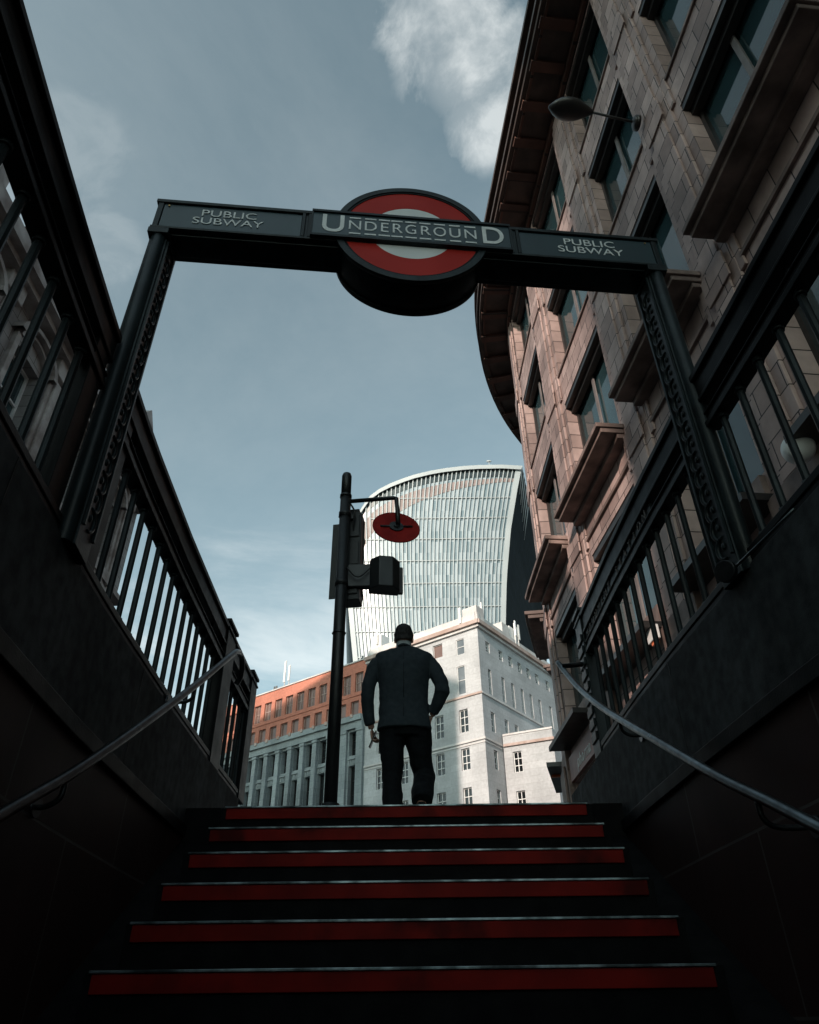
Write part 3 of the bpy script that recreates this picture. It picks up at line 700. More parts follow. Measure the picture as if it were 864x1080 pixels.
# outward must face the camera: check and fix the sign
def outward(f):
    a, b = Vector(f(3, 0, 0)), Vector(f(3, 0, 1))
    return f if b.length < a.length else (lambda s, z, o: f(s, z, -o))
Lf, Rf = outward(Lf), outward(Rf)
def window_set(mp, parent, wins, frame, glass, nx, nz, depth, fw=.06):
    for (a, b, c, d) in wins: box_parts(mp, parent, a, b, c, d, -depth, frame, glass, nx, nz, fw, .07)
W1 = thing('corner_office_building', 'pale stone office block with its sharp corner facing the steps', 'building', (CN[0], CN[1], 1.0))
L_dark = [(1.42, 2.26, 18.40, 20.22), (3.78, 4.63, 18.40, 20.22), (1.45, 2.24, 15.54, 17.16), (3.80, 4.63, 15.54, 17.2), (7.42, 8.22, 15.54, 17.2), (9.95, 10.76, 15.54, 17.2),
          (1.45, 2.24, 12.4, 14.26), (3.8, 4.64, 12.4, 14.28), (7.42, 8.22, 12.4, 14.26), (9.95, 10.76, 12.4, 14.26), (7.42, 8.22, 18.4, 20.2), (9.95, 10.76, 18.4, 20.2)]
L_dark += [(a, b, z, z + 1.8) for (a, b) in ((1.45, 2.24), (3.8, 4.64), (7.42, 8.22), (9.95, 10.76)) for z in (9.2, 6.0)]
L_pale = [(1.38, 2.2, 24.85, 26.25), (1.46, 2.24, 21.45, 23.87)]; L_warm = [(3.62, 4.62, 25.22, 26.42), (7.5, 8.2, 25.2, 26.3)]
g = MB(); g.facade(Lf, 0, 12.1, 1.0, 27.0, L_dark + L_pale + L_warm, 0, .22)
cR = [1.47, 3.62, 5.25, 6.90, 8.48, 10.12, 12.2, 14.0, 15.8, 17.6, 19.4, 21.2]
R_r1 = [(c - .32, c + .32, 25.08, 26.0) for c in cR]; R_r2 = [(c - .24, c + .24, 21.43, 23.58) for c in cR]
R_r3 = [(c - .29, c + .29, 18.4, 19.98) for c in cR]; R_r4 = [(c - .30, c + .30, 15.55, 17.0) for c in cR]; R_r5 = [(c - .3, c + .3, 12.4, 14.1) for c in cR]
g.facade(Rf, 0, 24, 1.0, 27.0, R_r1 + R_r2 + R_r3 + R_r4 + R_r5, 0, .22)
q0 = Rf(24, 0, 0); q1 = Lf(12.1, 0, 0)
g.face([(CN[0], CN[1], 27.), (q0[0], q0[1], 27.), (q0[0] - 9, q0[1] + 8, 27.), (q1[0] + 6, q1[1] + 8, 27.), (q1[0], q1[1], 27.)])
g.face([(q0[0], q0[1], 1), (q0[0] - 9, q0[1] + 8, 1), (q0[0] - 9, q0[1] + 8, 27), (q0[0], q0[1], 27)])
g.build('wall', M['cream'], W1)
window_set(Lf, W1, L_dark, M['white_paint'], M['dark_glass'], 2, 3, .20)
window_set(Lf, W1, L_pale, M['white_paint'], M['pale_glass'], 1, 2, .12, .05); window_set(Lf, W1, L_warm, M['cream_trim'], M['warm_glass'], 1, 1, .18)
window_set(Rf, W1, R_r1 + R_r2 + R_r3[:6], M['white_paint'], M['pale_glass'], 1, 3, .20, .05); window_set(Rf, W1, R_r4[:5] + R_r5[:5] + R_r3[6:], M['white_paint'], M['dark_glass'], 2, 3, .20)
def band(mp, s0, s1, z0, z1, o1, mat, name, parent, o0=0.): 
    g = MB(); g.mbox(mp, s0, s1, z0, z1, o0, o1); return g.build(name, mat, parent)
for mp, s1, e in ((Lf, 12.1, 1), (Rf, 24, 2)):
    band(mp, -.32, s1, 27.02, 27.36, .42, M['trim_brown'], 'cornice', W1); band(mp, -.20, s1, 26.78, 27.02, .20, M['cream_trim'], 'cornice', W1)
    band(mp, .02, s1, 27.36, 28.28, -.18, M['cream_trim'], 'parapet', W1, o0=-.5)
    band(mp, -.06, s1, 21.12, 21.28, .10, M['trim_brown' if e == 1 else 'cream_trim'], 'string_course', W1); band(mp, -.08, s1 if e == 1 else 2.5, 17.52, 17.68, .10, M['cream_trim'], 'string_course', W1)
    band(mp, -.05, s1 if e == 1 else 2.5, 17.30, 17.40, .05, M['cream_trim'], 'string_course', W1)
g = MB(); g.mbox(Lf, .05, 1.5, 27.38, 28.95, -1.3, -.12); g.build('corner_turret', M['cream_trim'], W1, bevel=.03)
def roofbox(name, mp, s0, s1, z0, z1, o0, o1, mat, parent):
    g = MB(); g.mbox(mp, s0, s1, z0, z1, o0, o1); return g.build(name, mat, parent, bevel=.02)
roofbox('roof_vent', Lf, 10.6, 11.85, 27.4, 29.5, -1.4, -.2, M['white_paint'], W1); roofbox('roof_vent', Rf, 4.9, 6.2, 27.4, 29.35, -1.4, -.3, M['cream_trim'], W1); roofbox('roof_vent', Rf, 6.35, 7.7, 27.4, 29.55, -1.4, -.35, M['white_paint'], W1)
for s_, z1, mp in ((1.62, 29.2, Lf), (10.9, 30.0, Lf), (1.0, 29.6, Rf), (6.9, 30.2, Rf), (7.5, 30.0, Rf)):
    g = MB(); g.mbox(mp, s_, s_ + .22, z1 - 1.5, z1, -.12, -.02); g.mbox(mp, s_ + .08, s_ + .13, 27.4, z1 - .2, -.24, -.15); g.build('antenna_panel', M['white_paint'], W1, bevel=.02)
roofbox('plant_room', Rf, 8, 20, 27.3, 29.0, -5, -1.5, M['roof_metal'], W1)
# annex wing
AP = (7.1, 56.8)
Am = planar(AP, (.898, -.438)); Af = (lambda s, z, o: Am(s, z, o)); Af = outward(Af)
A_w = [(.72, 1.42, 15.48, 17.05), (.72, 1.42, 12.4, 14.12), (.72, 1.42, 9.2, 11.0), (2.75, 3.4, 9.2, 11)]
g = MB(); g.facade(Af, 0, 4.0, 1.0, 18.4, A_w, 0, .22)
a1 = Af(4.0, 0, 0); sidemp = planar((a1[0], a1[1]), (.587, .81)); sidemp = sidemp
g.face([sidemp(0, 1, 0), sidemp(9, 1, 0), sidemp(9, 18.4, 0), sidemp(0, 18.4, 0)], [(0, 1), (9, 1), (9, 18.4), (0, 18.4)])
g.face([Af(0, 18.4, 0), Af(4, 18.4, 0), sidemp(9, 18.4, 0), sidemp(9, 18.4, -4)])
wing = thing('corner_office_wing', 'lower pale stone wing with white sash windows joined to the corner office block', 'building', (AP[0], AP[1], 1.0))
g.build('wall', M['cream'], wing)
window_set(Af, wing, A_w, M['white_paint'], M['dark_glass'], 2, 3, .20)
band(Af, 0.05, 4.12, 17.50, 17.70, .16, M['trim_brown'], 'cornice', wing); band(Af, 0.02, 4.05, 18.36, 18.5, .06, M['cream_trim'], 'coping', wing)

# ------------------------------------------------------------------ brick and stone building to its left
W2 = thing('brick_office_building', 'orange brick upper storeys over a grey stone colonnade, left of the pale block', 'building', tuple(Lf(20, 1.0, 0)))
EB = 34.0
rc = [13.0 + 1.512 * k for k in range(14)]
rowA = [(c - .50, c + .50, 24.50, 26.33) for c in rc]; rowB = [(c - .48, c + .48, 22.42, 23.70) for c in [x + .45 for x in rc]]
g = MB(); g.facade(Lf, 12.1, EB, 22.25, 27.38, rowA + rowB, -.02, .26)
e = Lf(EB, 0, -.02)
g.face([(e[0], e[1], 22.25), (e[0] + 6, e[1] + 8, 22.25), (e[0] + 6, e[1] + 8, 27.38), (e[0], e[1], 27.38)])
s0_ = Lf(12.1, 27.38, -.02)
g.face([s0_, Lf(EB, 27.38, -.02), (e[0] + 6, e[1] + 8, 27.38), (s0_[0] + 6, s0_[1] + 8, 27.38)])
g.build('brick_wall', M['brick'], W2)
window_set(Lf, W2, rowA, M['warm_glass'] and M['trim_brown'], M['warm_glass'], 2, 2, .26, .05)
window_set(Lf, W2, rowB, M['trim_brown'], M['warm_glass'], 1, 1, .26, .05)
band(Lf, 12.1, EB, 24.12, 24.24, .05, M['brick'], 'brick_band', W2, o0=-.02)
band(Lf, 12.12, EB, 27.38, 27.50, .08, M['cream_trim'], 'coping', W2, o0=-.3); 
g = MB(); g.mbox(Lf, 12.6, EB, 27.5, 28.3, -2.6, -2.2); g.build('set_back_parapet', M['cream_trim'], W2)
colw = [(13.05, 13.92)] + [(16.62 + 1.60 * k, 17.58 + 1.60 * k) for k in range(11)]
colw = [c for c in colw if c[1] < EB - .2]
cops = [(a, b, 18.85, 20.92) for a, b in colw] + [(a, b, 13.4, 18.02) for a, b in colw] + [(a, b, 7.5, 12.6) for a, b in colw]
g = MB(); g.facade(Lf, 12.1, EB, 1.0, 22.25, cops, 0, .55)
g.face([(e[0], e[1], 1), (e[0] + 6, e[1] + 8, 1), (e[0] + 6, e[1] + 8, 22.25), (e[0], e[1], 22.25)])
g.build('stone_wall', M['col_stone'], W2)
for a, b in colw:
    box_parts(Lf, W2, a, b, 18.85, 20.92, -.5, M['win_frame_dark'], M['dark_glass'], 2, 3, .05, .08)
    box_parts(Lf, W2, a, b, 13.4, 18.02, -.5, M['win_frame_dark'], M['dark_glass'], 2, 4, .05, .08)
    g = MB(); g.mbox(Lf, a + .01, b - .01, 18.50, 18.62, .0, .16); 
    for k in range(4): g.mbox(Lf, a + .1 + k * .2, a + .2 + k * .2, 18.10, 18.48, .0, .07)
    g.build('spandrel', M['col_stone'], W2)
for a, b in zip([x[1] for x in colw[1:]], [x[0] for x in colw[2:]]):
    g = MB(); g.mbox(Lf, a + .06, b - .06, 1.0, 20.75, .002, .34); g.mbox(Lf, a + .0, b - .0, 20.75, 21.02, .002, .40); g.build('pillar', M['col_stone'], W2, bevel=.04)
for a, b in ((14.1, 15.0), (12.2, 12.96), (15.3, 16.5)):
    g = MB(); g.mbox(Lf, a, b, 1.0, 20.8, .002, .22); g.mbox(Lf, a - .04, b + .04, 20.8, 21.1, .002, .30); g.build('pilaster', M['col_stone'], W2, bevel=.03)
band(Lf, 12.3, EB, 21.72, 22.22, .45, M['col_stone'], 'stone_cornice', W2); band(Lf, 12.3, EB, 21.12, 21.72, .25, M['col_stone'], 'frieze', W2)
for k in range(14):
    g = MB(); g.mbox(Lf, 13.2 + k * 1.55, 13.5 + k * 1.55, 22.02, 22.32, .455, .52); g.build('cornice_block', M['trim_brown'], W2)
for s_ in (22.9, 23.55):
    g = MB(); p = Vector(Lf(s_, 0, -.5)); g.tube([(p.x, p.y, 27.4), (p.x, p.y, 29.9 + (s_ - 22.9))], .05, 8); g.mbox(Lf, s_ - .12, s_ + .12, 28.2, 29.8 + (s_ - 22.9), -.46, -.38); g.build('antenna_panel', M['white_paint'], W2)
for s_ in (24.2, 24.5, 12.7):
    g = MB(); g.mbox(Lf, s_, s_ + .15, 27.5, 27.9, -.2, -.1); g.build('roof_fitting', M['roof_metal'], W2)

# pale building farther left, seen between the railing bars
W3 = thing('distant_pale_building', 'pale low building far off, glimpsed between the left railing bars', 'building', tuple(Lf(46, 1.0, 4)))
w3w = [(37.5 + 2.2 * k, 38.5 + 2.2 * k, z, z + 1.7) for k in range(9) for z in (8, 11.5, 15, 18.5)]
g = MB(); g.facade(Lf, 36, 58, 1, 22, w3w, 0, .3); e3 = Lf(36, 0, 0); e4 = Lf(58, 0, 0)
g.face([(e3[0], e3[1], 1), (e3[0] + 6, e3[1] + 8, 1), (e3[0] + 6, e3[1] + 8, 22), (e3[0], e3[1], 22)]); g.face([(e3[0], e3[1], 22), (e4[0], e4[1], 22), (e4[0] + 6, e4[1] + 8, 22), (e3[0] + 6, e3[1] + 8, 22)])
g.build('wall', M['cream'], W3)
for w_ in w3w: box_parts(Lf, W3, *w_, -.28, M['white_paint'], M['dark_glass'], 1, 2, .06, .06)

# ------------------------------------------------------------------ flared glass tower
T = thing('flared_glass_tower', 'huge pale glass skyscraper that flares outward to a curved top', 'skyscraper', (8, 190, 1.0))
XR = [(1, 24.2), (60, 25.2), (83, 26.6), (92, 27.2), (109, 29.0), (127, 31.9), (142, 35.3), (152.2, 37.9)]
XL = [(1, -11.), (60, -13.6), (83, -16.3), (91, -17.3), (102, -18.6), (115, -20.2), (130, -21.6), (152, -23.)]
ZT = [(0, 112), (.03, 121), (.07, 129.5), (.12, 136), (.165, 140.3), (.22, 143.2), (.28, 145.4), (.35, 147.4), (.41, 148.9), (.5, 150.5), (.58, 151.5), (.68, 152.3), (.76, 152.6), (.89, 152.7), (1, 152.1)]
def tw(u, z, o=0.):
    k = 1 - .035 * (z / 150) ** 2 + .02 * (2 * u - 1) ** 2 - o / 190.
    x = interp(XL, z) + (interp(XR, z) - interp(XL, z)) * u
    return (x * k, 190 * k, z * k)
NU, FH = 42, 3.95
g = MB()
for i in range(NU):
    u0, u1 = i / NU, (i + 1) / NU; um = (u0 + u1) / 2; zt0, zt1 = interp(ZT, u0), interp(ZT, u1)
    nz = 36
    for j in range(nz):
        f0, f1 = j / nz, (j + 1) / nz
        za, zb_ = 1 + (zt0 - 1) * f0, 1 + (zt0 - 1) * f1; zc, zd = 1 + (zt1 - 1) * f0, 1 + (zt1 - 1) * f1
        g.face([tw(u0, za), tw(u1, zc), tw(u1, zd), tw(u0, zb_)], [(i * 1.0, za / FH), (i + 1., zc / FH), (i + 1., zd / FH), (i * 1., zb_ / FH)])
g.build('glass_front', M['tower_glass'], T)
g = MB()
for i in range(NU):
    u0, u1 = i / NU, (i + 1) / NU; um = (u0 + u1) / 2
    if um < .10: continue
    t0, t1 = interp(ZT, u0), interp(ZT, u1)
    # upper edge follows the roof, lower edge sags lower towards the left
    lo = lambda u: interp(ZT, u) - (6.5 + 11 * (1 - u) ** 1.3); hi = lambda u: interp(ZT, u) - (5.2 + 2.5 * (1 - u))
    g.face([tw(u0, lo(u0), .12), tw(u1, lo(u1), .12), tw(u1, hi(u1), .12), tw(u0, hi(u0), .12)])
g.build('canopy_shade_band', M['canopy_shade'], T)  # darker pinkish strip: shade under the roof canopy, painted as colour
g = MB()
for i in range(NU):
    u0, u1 = i / NU, (i + 1) / NU
    g.face([tw(u0, interp(ZT, u0) - 5, .1), tw(u1, interp(ZT, u1) - 5, .1), tw(u1, interp(ZT, u1) - 1.2, .1), tw(u0, interp(ZT, u0) - 1.2, .1)])
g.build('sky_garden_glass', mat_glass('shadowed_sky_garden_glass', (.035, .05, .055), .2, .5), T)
for i in range(NU + 1):
    u = i / NU; zt = interp(ZT, u); g = MB(); n = 30; hw = .0028 if i not in (0, NU) else .016
    L = [1 + (zt - 1) * k / n for k in range(n + 1)]
    u = min(max(u, hw), 1 - hw)
    for a, b in zip(L, L[1:]):
        for q in ((lambda z, s_, o: tw(u + s_ * hw, z, o)),):
            g.face([q(a, -1, .5), q(a, 1, .5), q(b, 1, .5), q(b, -1, .5)])
            g.face([q(a, -1, 0), q(a, -1, .5), q(b, -1, .5), q(b, -1, 0)]); g.face([q(a, 1, .5), q(a, 1, 0), q(b, 1, 0), q(b, 1, .5)])
    g.build('fin', M['fin'], T)
g = MB(); z = 5.
while z < 150:
    for i in range(NU):
        u0, u1 = i / NU, (i + 1) / NU
        if z < interp(ZT, u0) - 7 and z < interp(ZT, u1) - 7:
            g.face([tw(u0, z, .35), tw(u1, z, .35), tw(u1, z + .26, .35), tw(u0, z + .26, .35)]); g.face([tw(u0, z, .0), tw(u1, z, .0), tw(u1, z, .35), tw(u0, z, .35)])
    z += FH * 2
g.build('floor_band', M['fin'], T)
g = MB(); n = 60
for i in range(n):
    u0, u1 = i / n, (i + 1) / n; a, b = interp(ZT, u0), interp(ZT, u1)
    g.face([tw(u0, a - 1.3, 1.1), tw(u1, b - 1.3, 1.1), tw(u1, b + .3, 1.1), tw(u0, a + .3, 1.1)])
    p, q = tw(u0, a + .3, 1.1), tw(u1, b + .3, 1.1)
    g.face([p, q, (q[0], q[1] + 14, q[2]), (p[0], p[1] + 14, p[2])])
    g.face([tw(u0, a - 1.3, 0), tw(u1, b - 1.3, 0), tw(u1, b - 1.3, 1.1), tw(u0, a - 1.3, 1.1)])
g.build('roof_rim', M['fin'], T)
g = MB(); zs = [1, 40, 60, 83, 92, 109, 127, 142, 152.1]
def sd(z, t): p = tw(1, z); return (p[0] + (4 - (z / 152) * 3.) * t * .35 + 2.5 * t, p[1] + 11 * t, p[2] - .9 * t * (z > 140))
for a, b in zip(zs, zs[1:]):
    for t in range(8):
        g.face([sd(a, t), sd(a, t + 1), sd(b, t + 1), sd(b, t)], [(11 * t, a), (11 * t + 11, a), (11 * t + 11, b), (11 * t, b)])
g.build('dark_side', M['tower_dark'], T)
g = MB()
for k in range(6):
    p = sd(152, k * .30); q = sd(143 - k * 1.5, k * .30 + .30)
    g.tube([(p[0], p[1] - .3, p[2]), (q[0], q[1] - .3, q[2])], .22, 6)
g.build('side_lattice', M['fin'], T)
g = MB(); p = tw(.82, 152.9, -3); g.tube([(p[0], p[1], p[2] - 2), (p[0], p[1], p[2] + 1.2)], .12, 6); g.blob((p[0], p[1], p[2] + 1.5), (.9, .5, .35)); g.build('roof_mast', M['fin'], T)
g = MB(); a = tw(0, 60); g.face([(a[0], a[1] + .5, 1), (a[0] + 14, a[1] + 46, 1), (a[0] + 12, a[1] + 46, 110), (tw(0, 110)[0], tw(0, 110)[1], 110)]); g.build('far_side', M['fin'], T)

# ------------------------------------------------------------------ ornate building across the street on the left
OX = -11.0
def om(s, z, o): return (OX + o, s, z)
O = thing('ornate_stone_building', 'sooty ornate stone building with slate mansard and gables, glimpsed through the left railing', 'building', (OX, 12, 1.0))
ob = [(0.6 + 3.3 * k, 2.1 + 3.3 * k) for k in range(-3, 7)]
olev = [(2.0, 4.6), (6.2, 8.6), (9.9, 12.2), (13.4, 15.8)]
oops = [(a, b, c, d) for a, b in ob for c, d in olev]
g = MB(); g.facade(om, -12, 23.9, 1.0, 17.6, oops, 0, .4)
g.face([(OX, 23.9, 1), (OX - 12, 23.9, 1), (OX - 12, 23.9, 17.6), (OX, 23.9, 17.6)], [(0, 1), (12, 1), (12, 17.6), (0, 17.6)])
g.face([(OX, -12, 1), (OX - 12, -12, 1), (OX - 12, -12, 17.6), (OX, -12, 17.6)], [(0, 1), (12, 1), (12, 17.6), (0, 17.6)])
g.build('wall', M['old_stone'], O)
for a, b in ob:
    for j, (c, d) in enumerate(olev):
        f = box_parts(om, O, a, b, c, d, -.38, M['white_paint'] if j else M['win_frame_dark'], M['teal_glass'], 2, 2, .07, .09)
        g = MB(); g.mbox(om, a - .22, a - .02, c - .2, d + .15, 0, .14); g.mbox(om, b + .02, b + .22, c - .2, d + .15, 0, .14)
        g.mbox(om, a - .35, b + .35, c - .42, c - .2, 0, .30)
        for q in range(3): g.mbox(om, a - .2 + q * .85, a + .0 + q * .85, c - .75, c - .42, 0, .20)
        if j % 2 == 1:                     # segmental arch hood
            cx = (a + b) / 2; n = 12
            for k in range(n):
                t0, t1 = math.pi * k / n, math.pi * (k + 1) / n
                for r0, r1, o1 in ((.95, 1.15, .34), (.72, .86, .18)):
                    P = lambda r, t, o: om(cx - r * math.cos(t), d + .15 + .62 * r * math.sin(t), o)
                    g.face([P(r0, t0, o1), P(r0, t1, o1), P(r1, t1, o1), P(r1, t0, o1)]); g.face([P(r1, t0, 0), P(r1, t0, o1), P(r1, t1, o1), P(r1, t1, 0)]); g.face([P(r0, t0, o1), P(r0, t0, 0), P(r0, t1, 0), P(r0, t1, o1)])
        else:
            g.mbox(om, a - .35, b + .35, d + .15, d + .35, 0, .32)
            g.prism([(a - .4, d + .35), (b + .4, d + .35), ((a + b) / 2, d + .95)], lambda p: om(p[0], p[1], 0.0), lambda p: om(p[0], p[1], .26))
        g.build('window_surround', M['old_trim'], f)
for k in range(-3, 8):
    s_ = -.55 + 3.3 * k
    g = MB(); g.mbox(om, s_ - .32, s_ + .32, 5.6, 17.0, 0, .18); g.mbox(om, s_ - .42, s_ + .42, 16.3, 17.1, 0, .34); g.mbox(om, s_ - .40, s_ + .40, 9.1, 9.5, 0, .3); g.mbox(om, s_ - .16, s_ + .16, 5.8, 16.2, .18, .26)
    g.build('pilaster', M['old_trim'], O, bevel=.03)
for z0, z1, o in ((17.1, 17.6, .75), (16.9, 17.1, .5), (9.05, 9.3, .35), (5.3, 5.7, .5), (12.75, 12.95, .32)):
    g = MB(); g.mbox(om, -12, 23.9, z0, z1, 0, o); g.build('cornice', M['old_trim'], O)
g = MB()
g.face([(OX + .1, -12, 17.6), (OX + .1, 15.2, 17.6), (OX - 2.2, 15.2, 21.4), (OX - 2.2, -12, 21.4)], [(0, 0), (27, 0), (27, 5.5), (0, 5.5)])
g.face([(OX + .1, 15.2, 17.6), (OX - 12, 15.2, 17.6), (OX - 10, 15.2, 21.4), (OX - 2.2, 15.2, 21.4)])
g.face([(OX - 2.2, -12, 21.4), (OX - 2.2, 15.2, 21.4), (OX - 10, 15.2, 21.4), (OX - 10, -12, 21.4)])
g.face([(OX + .1, 15.2, 17.6), (OX + .1, 23.9, 17.6), (OX - 2., 23.9, 19.6), (OX - 2., 15.2, 19.6)], [(0, 0), (9, 0), (9, 3), (0, 3)])
g.face([(OX + .1, 23.9, 17.6), (OX - 12, 23.9, 17.6), (OX - 10, 23.9, 19.6), (OX - 2., 23.9, 19.6)]); g.face([(OX - 2, 15.2, 19.6), (OX - 2, 23.9, 19.6), (OX - 10, 23.9, 19.6), (OX - 10, 15.2, 19.6)])
g.build('mansard_roof', M['slate'], O)
for s_ in (-8.5, -4., .6, 5.2, 9.8, 14.0, 18.6, 22.2):
    g = MB(); w = 1.15
    g.mbox(om, s_ - w, s_ + w, 17.6, 19.4, -1.6, .15)
    g.prism([(s_ - w - .25, 19.4), (s_ + w + .25, 19.4), (s_, 21.0)], lambda p: om(p[0], p[1], -1.8), lambda p: om(p[0], p[1], .32))
    d_ = g.build('dormer', M['old_trim'], O)
    box_parts(om, O, s_ - .6, s_ + .6, 17.9, 19.2, .16, M['white_paint'], M['teal_glass'], 2, 2, .07, .07)
for s_ in (-6, 2.9, 12.2, 16.4):
    g = MB(); g.mbox(om, s_ - .5, s_ + .5, 19, 22.9, -3.2, -1.6); g.mbox(om, s_ - .6, s_ + .6, 22.9, 23.2, -3.3, -1.5)
    for k in range(3): p = om(s_ - .3 + .3 * k, 0, -2.4); g.tube([(p[0], p[1], 23.2), (p[0], p[1], 23.7)], .11, 10)
    g.build('chimney', M['chimney'], O)
g = MB()
for z in (21.8, 22.2): g.tube([(OX - 2.4, -12, z), (OX - 2.4, 11.4, z)], .03, 6)
for k in range(12): g.tube([(OX - 2.4, -12 + 2.1 * k, 21.4), (OX - 2.4, -12 + 2.1 * k, 22.25)], .03, 6)
g.build('roof_guard_rail', M['win_frame_dark'], O)

# ------------------------------------------------------------------ unseen blocks, added and sized to throw shade on the stairs and facades
def slab(name, label, x0, x1, y0, y1, z1):
    o = thing(name, label, 'building', ((x0 + x1) / 2, (y0 + y1) / 2, 1.0))
    g = MB(); g.box(x0, x1, y0, y1, 1.0, z1); w = g.build('wall', M['office'], o)
    g = MB(); g.box(x0 - .4, x1 + .4, y0 - .4, y1 + .4, z1, z1 + .8); g.build('roof', M['roof_metal'], o)
    return o
slab('shade_block', 'tall grey gridded block added behind the camera to cast shade', -22.0, -12.5, -50, -34, 46)
slab('shade_block', 'lower grey gridded block added behind and left of the camera to cast shade', -44.0, -22.4, -52, -34, 23.5)
slab('shade_block', 'tall grey gridded block added out of view far left to shade the brick storeys', -68, -37.5, -15, 5, 51.6)

# ------------------------------------------------------------------ the man
def vremesh(mb, name, mat, parent, voxel, smooth=6, sub=False):
    me = bpy.data.meshes.new(name); mb.bm.to_mesh(me); mb.bm.free()
    t = bpy.data.objects.new('tmp', me); COL.objects.link(t)
    r = t.modifiers.new('r', 'REMESH'); r.mode = 'VOXEL'; r.voxel_size = voxel; r.use_smooth_shade = True
    s = t.modifiers.new('s', 'SMOOTH'); s.iterations = smooth; s.factor = .5
    dg = bpy.context.evaluated_depsgraph_get(); m2 = bpy.data.meshes.new_from_object(t.evaluated_get(dg)); m2.name = name
    bpy.data.objects.remove(t); bpy.data.meshes.remove(me)
    m2.materials.clear(); m2.materials.append(mat)
    for p in m2.polygons: p.use_smooth = True
    o = bpy.data.objects.new(name, m2); COL.objects.link(o)
    if parent: o.parent = parent
    return o
def loft(g, rows, seg=32):                # rows: (cx, cy, z, rx, ry)
    rings = []
    for cx, cy, z, rx, ry in rows:
        rings.append([g.bm.verts.new((cx + rx * math.copysign(abs(math.cos(t)) ** .85, math.cos(t)), cy + ry * math.copysign(abs(math.sin(t)) ** .9, math.sin(t)), z)) for t in [2 * math.pi * k / seg for k in range(seg)]])
    for A, Bq in zip(rings, rings[1:]):
        for k in range(seg): g.bm.faces.new((A[k], A[(k + 1) % seg], Bq[(k + 1) % seg], Bq[k]))
    g.bm.faces.new(rings[0][::-1]); g.bm.faces.new(rings[-1])
LA = [(-.215, 0, 1.44), (-.262, -.01, 1.36), (-.303, -.02, 1.20), (-.308, 0, 1.08), (-.298, .04, .97), (-.272, .07, .865)]
RA = [(.205, 0, 1.44), (.258, -.01, 1.36), (.322, -.05, 1.205), (.326, -.045, 1.14), (.282, .0, 1.05), (.235, .07, .975)]
LL = [(-.095, 0, .86), (-.095, .01, .70), (-.092, .015, .54), (-.094, .01, .42), (-.090, -.01, .26), (-.088, -.02, .09)]
RL = [(.110, .01, .86), (.122, .05, .70), (.140, .10, .56), (.150, .12, .50), (.143, .03, .40), (.133, -.08, .28), (.128, -.14, .20)]
g = MB()
loft(g, [(0, 0, .84, .14, .10), (0, 0, .95, .155, .105), (0, .01, 1.1, .145, .10), (0, 0, 1.25, .165, .11), (0, -.01, 1.38, .18, .11), (0, -.01, 1.46, .17, .09), (0, 0, 1.52, .07, .065)])
g.tube([(0, 0, 1.48), (0, .012, 1.56), (0, .025, 1.62)], [.064, .056, .054], 16)
g.blob((0, .035, 1.660), (.074, .094, .108)); g.blob((0, .062, 1.600), (.050, .060, .055))        # skull, jaw
g.blob((0, .135, 1.645), (.012, .020, .024)); g.blob((0, .122, 1.655), (.020, .016, .03))       # nose
g.blob((0, .118, 1.603), (.024, .010, .008))                                                  # lips
for s in (-1, 1):
    g.blob((s * .078, .025, 1.645), (.010, .020, .032)); g.blob((s * .030, .110, 1.682), (.022, .010, .008))
g.tube(LA, [.055, .050, .042, .040, .034, .026], 14); g.tube(RA, [.055, .050, .042, .042, .034, .026], 14)
g.tube(LL, [.085, .080, .060, .055, .05, .035], 16); g.tube(RL, [.085, .080, .065, .06, .052, .045, .035], 16)
def hand(g, w, d, side, curl):
    """palm and five separate bent fingers from wrist w along direction d"""
    w = Vector(w); d = Vector(d).normalized(); nrm = Vector((side, .15, 0)).normalized()   # back of the hand faces outward
    nrm = (nrm - d * nrm.dot(d)).normalized(); a = d.cross(nrm)
    if a.y < 0: a = -a                     # a: towards the thumb (forward)
    for k in range(4):
        off = (-.027 + .018 * k); b = w + d * .015 + a * off * .7
        kn = w + d * (.088 - .004 * abs(k - 2)) + a * off
        L = (.026, .031, .033, .030)[k]
        g.tube([b, kn], [.012, .0105], 10)
        c1 = kn + (d * math.cos(curl) - nrm * math.sin(curl)) * L
        c2 = c1 + (d * math.cos(curl * 2) - nrm * math.sin(curl * 2)) * L * .75
        c3 = c2 + (d * math.cos(curl * 2.7) - nrm * math.sin(curl * 2.7)) * L * .6
        g.tube([kn, c1, c2, c3], [.0098, .0090, .0084, .0068], 10)
    g.blob(w + d * .045, (.014, .030, .042)) 
    t0 = w + d * .02 + a * .02; t1 = t0 + (d * .6 + a * .6 - nrm * .2).normalized() * .036; t2 = t1 + (d * .9 + a * .1 - nrm * .4).normalized() * .030; t3 = t2 + (d * .9 - nrm * .5).normalized() * .022
    g.tube([t0, t1, t2, t3], [.014, .012, .0100, .0078], 10)
hand(g, (-.272, .07, .865), (.10, .22, -1), -1, .85)
hand(g, (.235, .07, .975), (-.45, .45, -.75), 1, .25)
man = vremesh(g, 'person', M['skin'], None, .0055, 3)
tag(man, 'man in a dark suit seen from behind, walking away at the top of the steps', 'person')
man.location = (-.065, 5.9, ST)
g = MB()                                   # jacket: shoulders, waist, skirt and sleeves
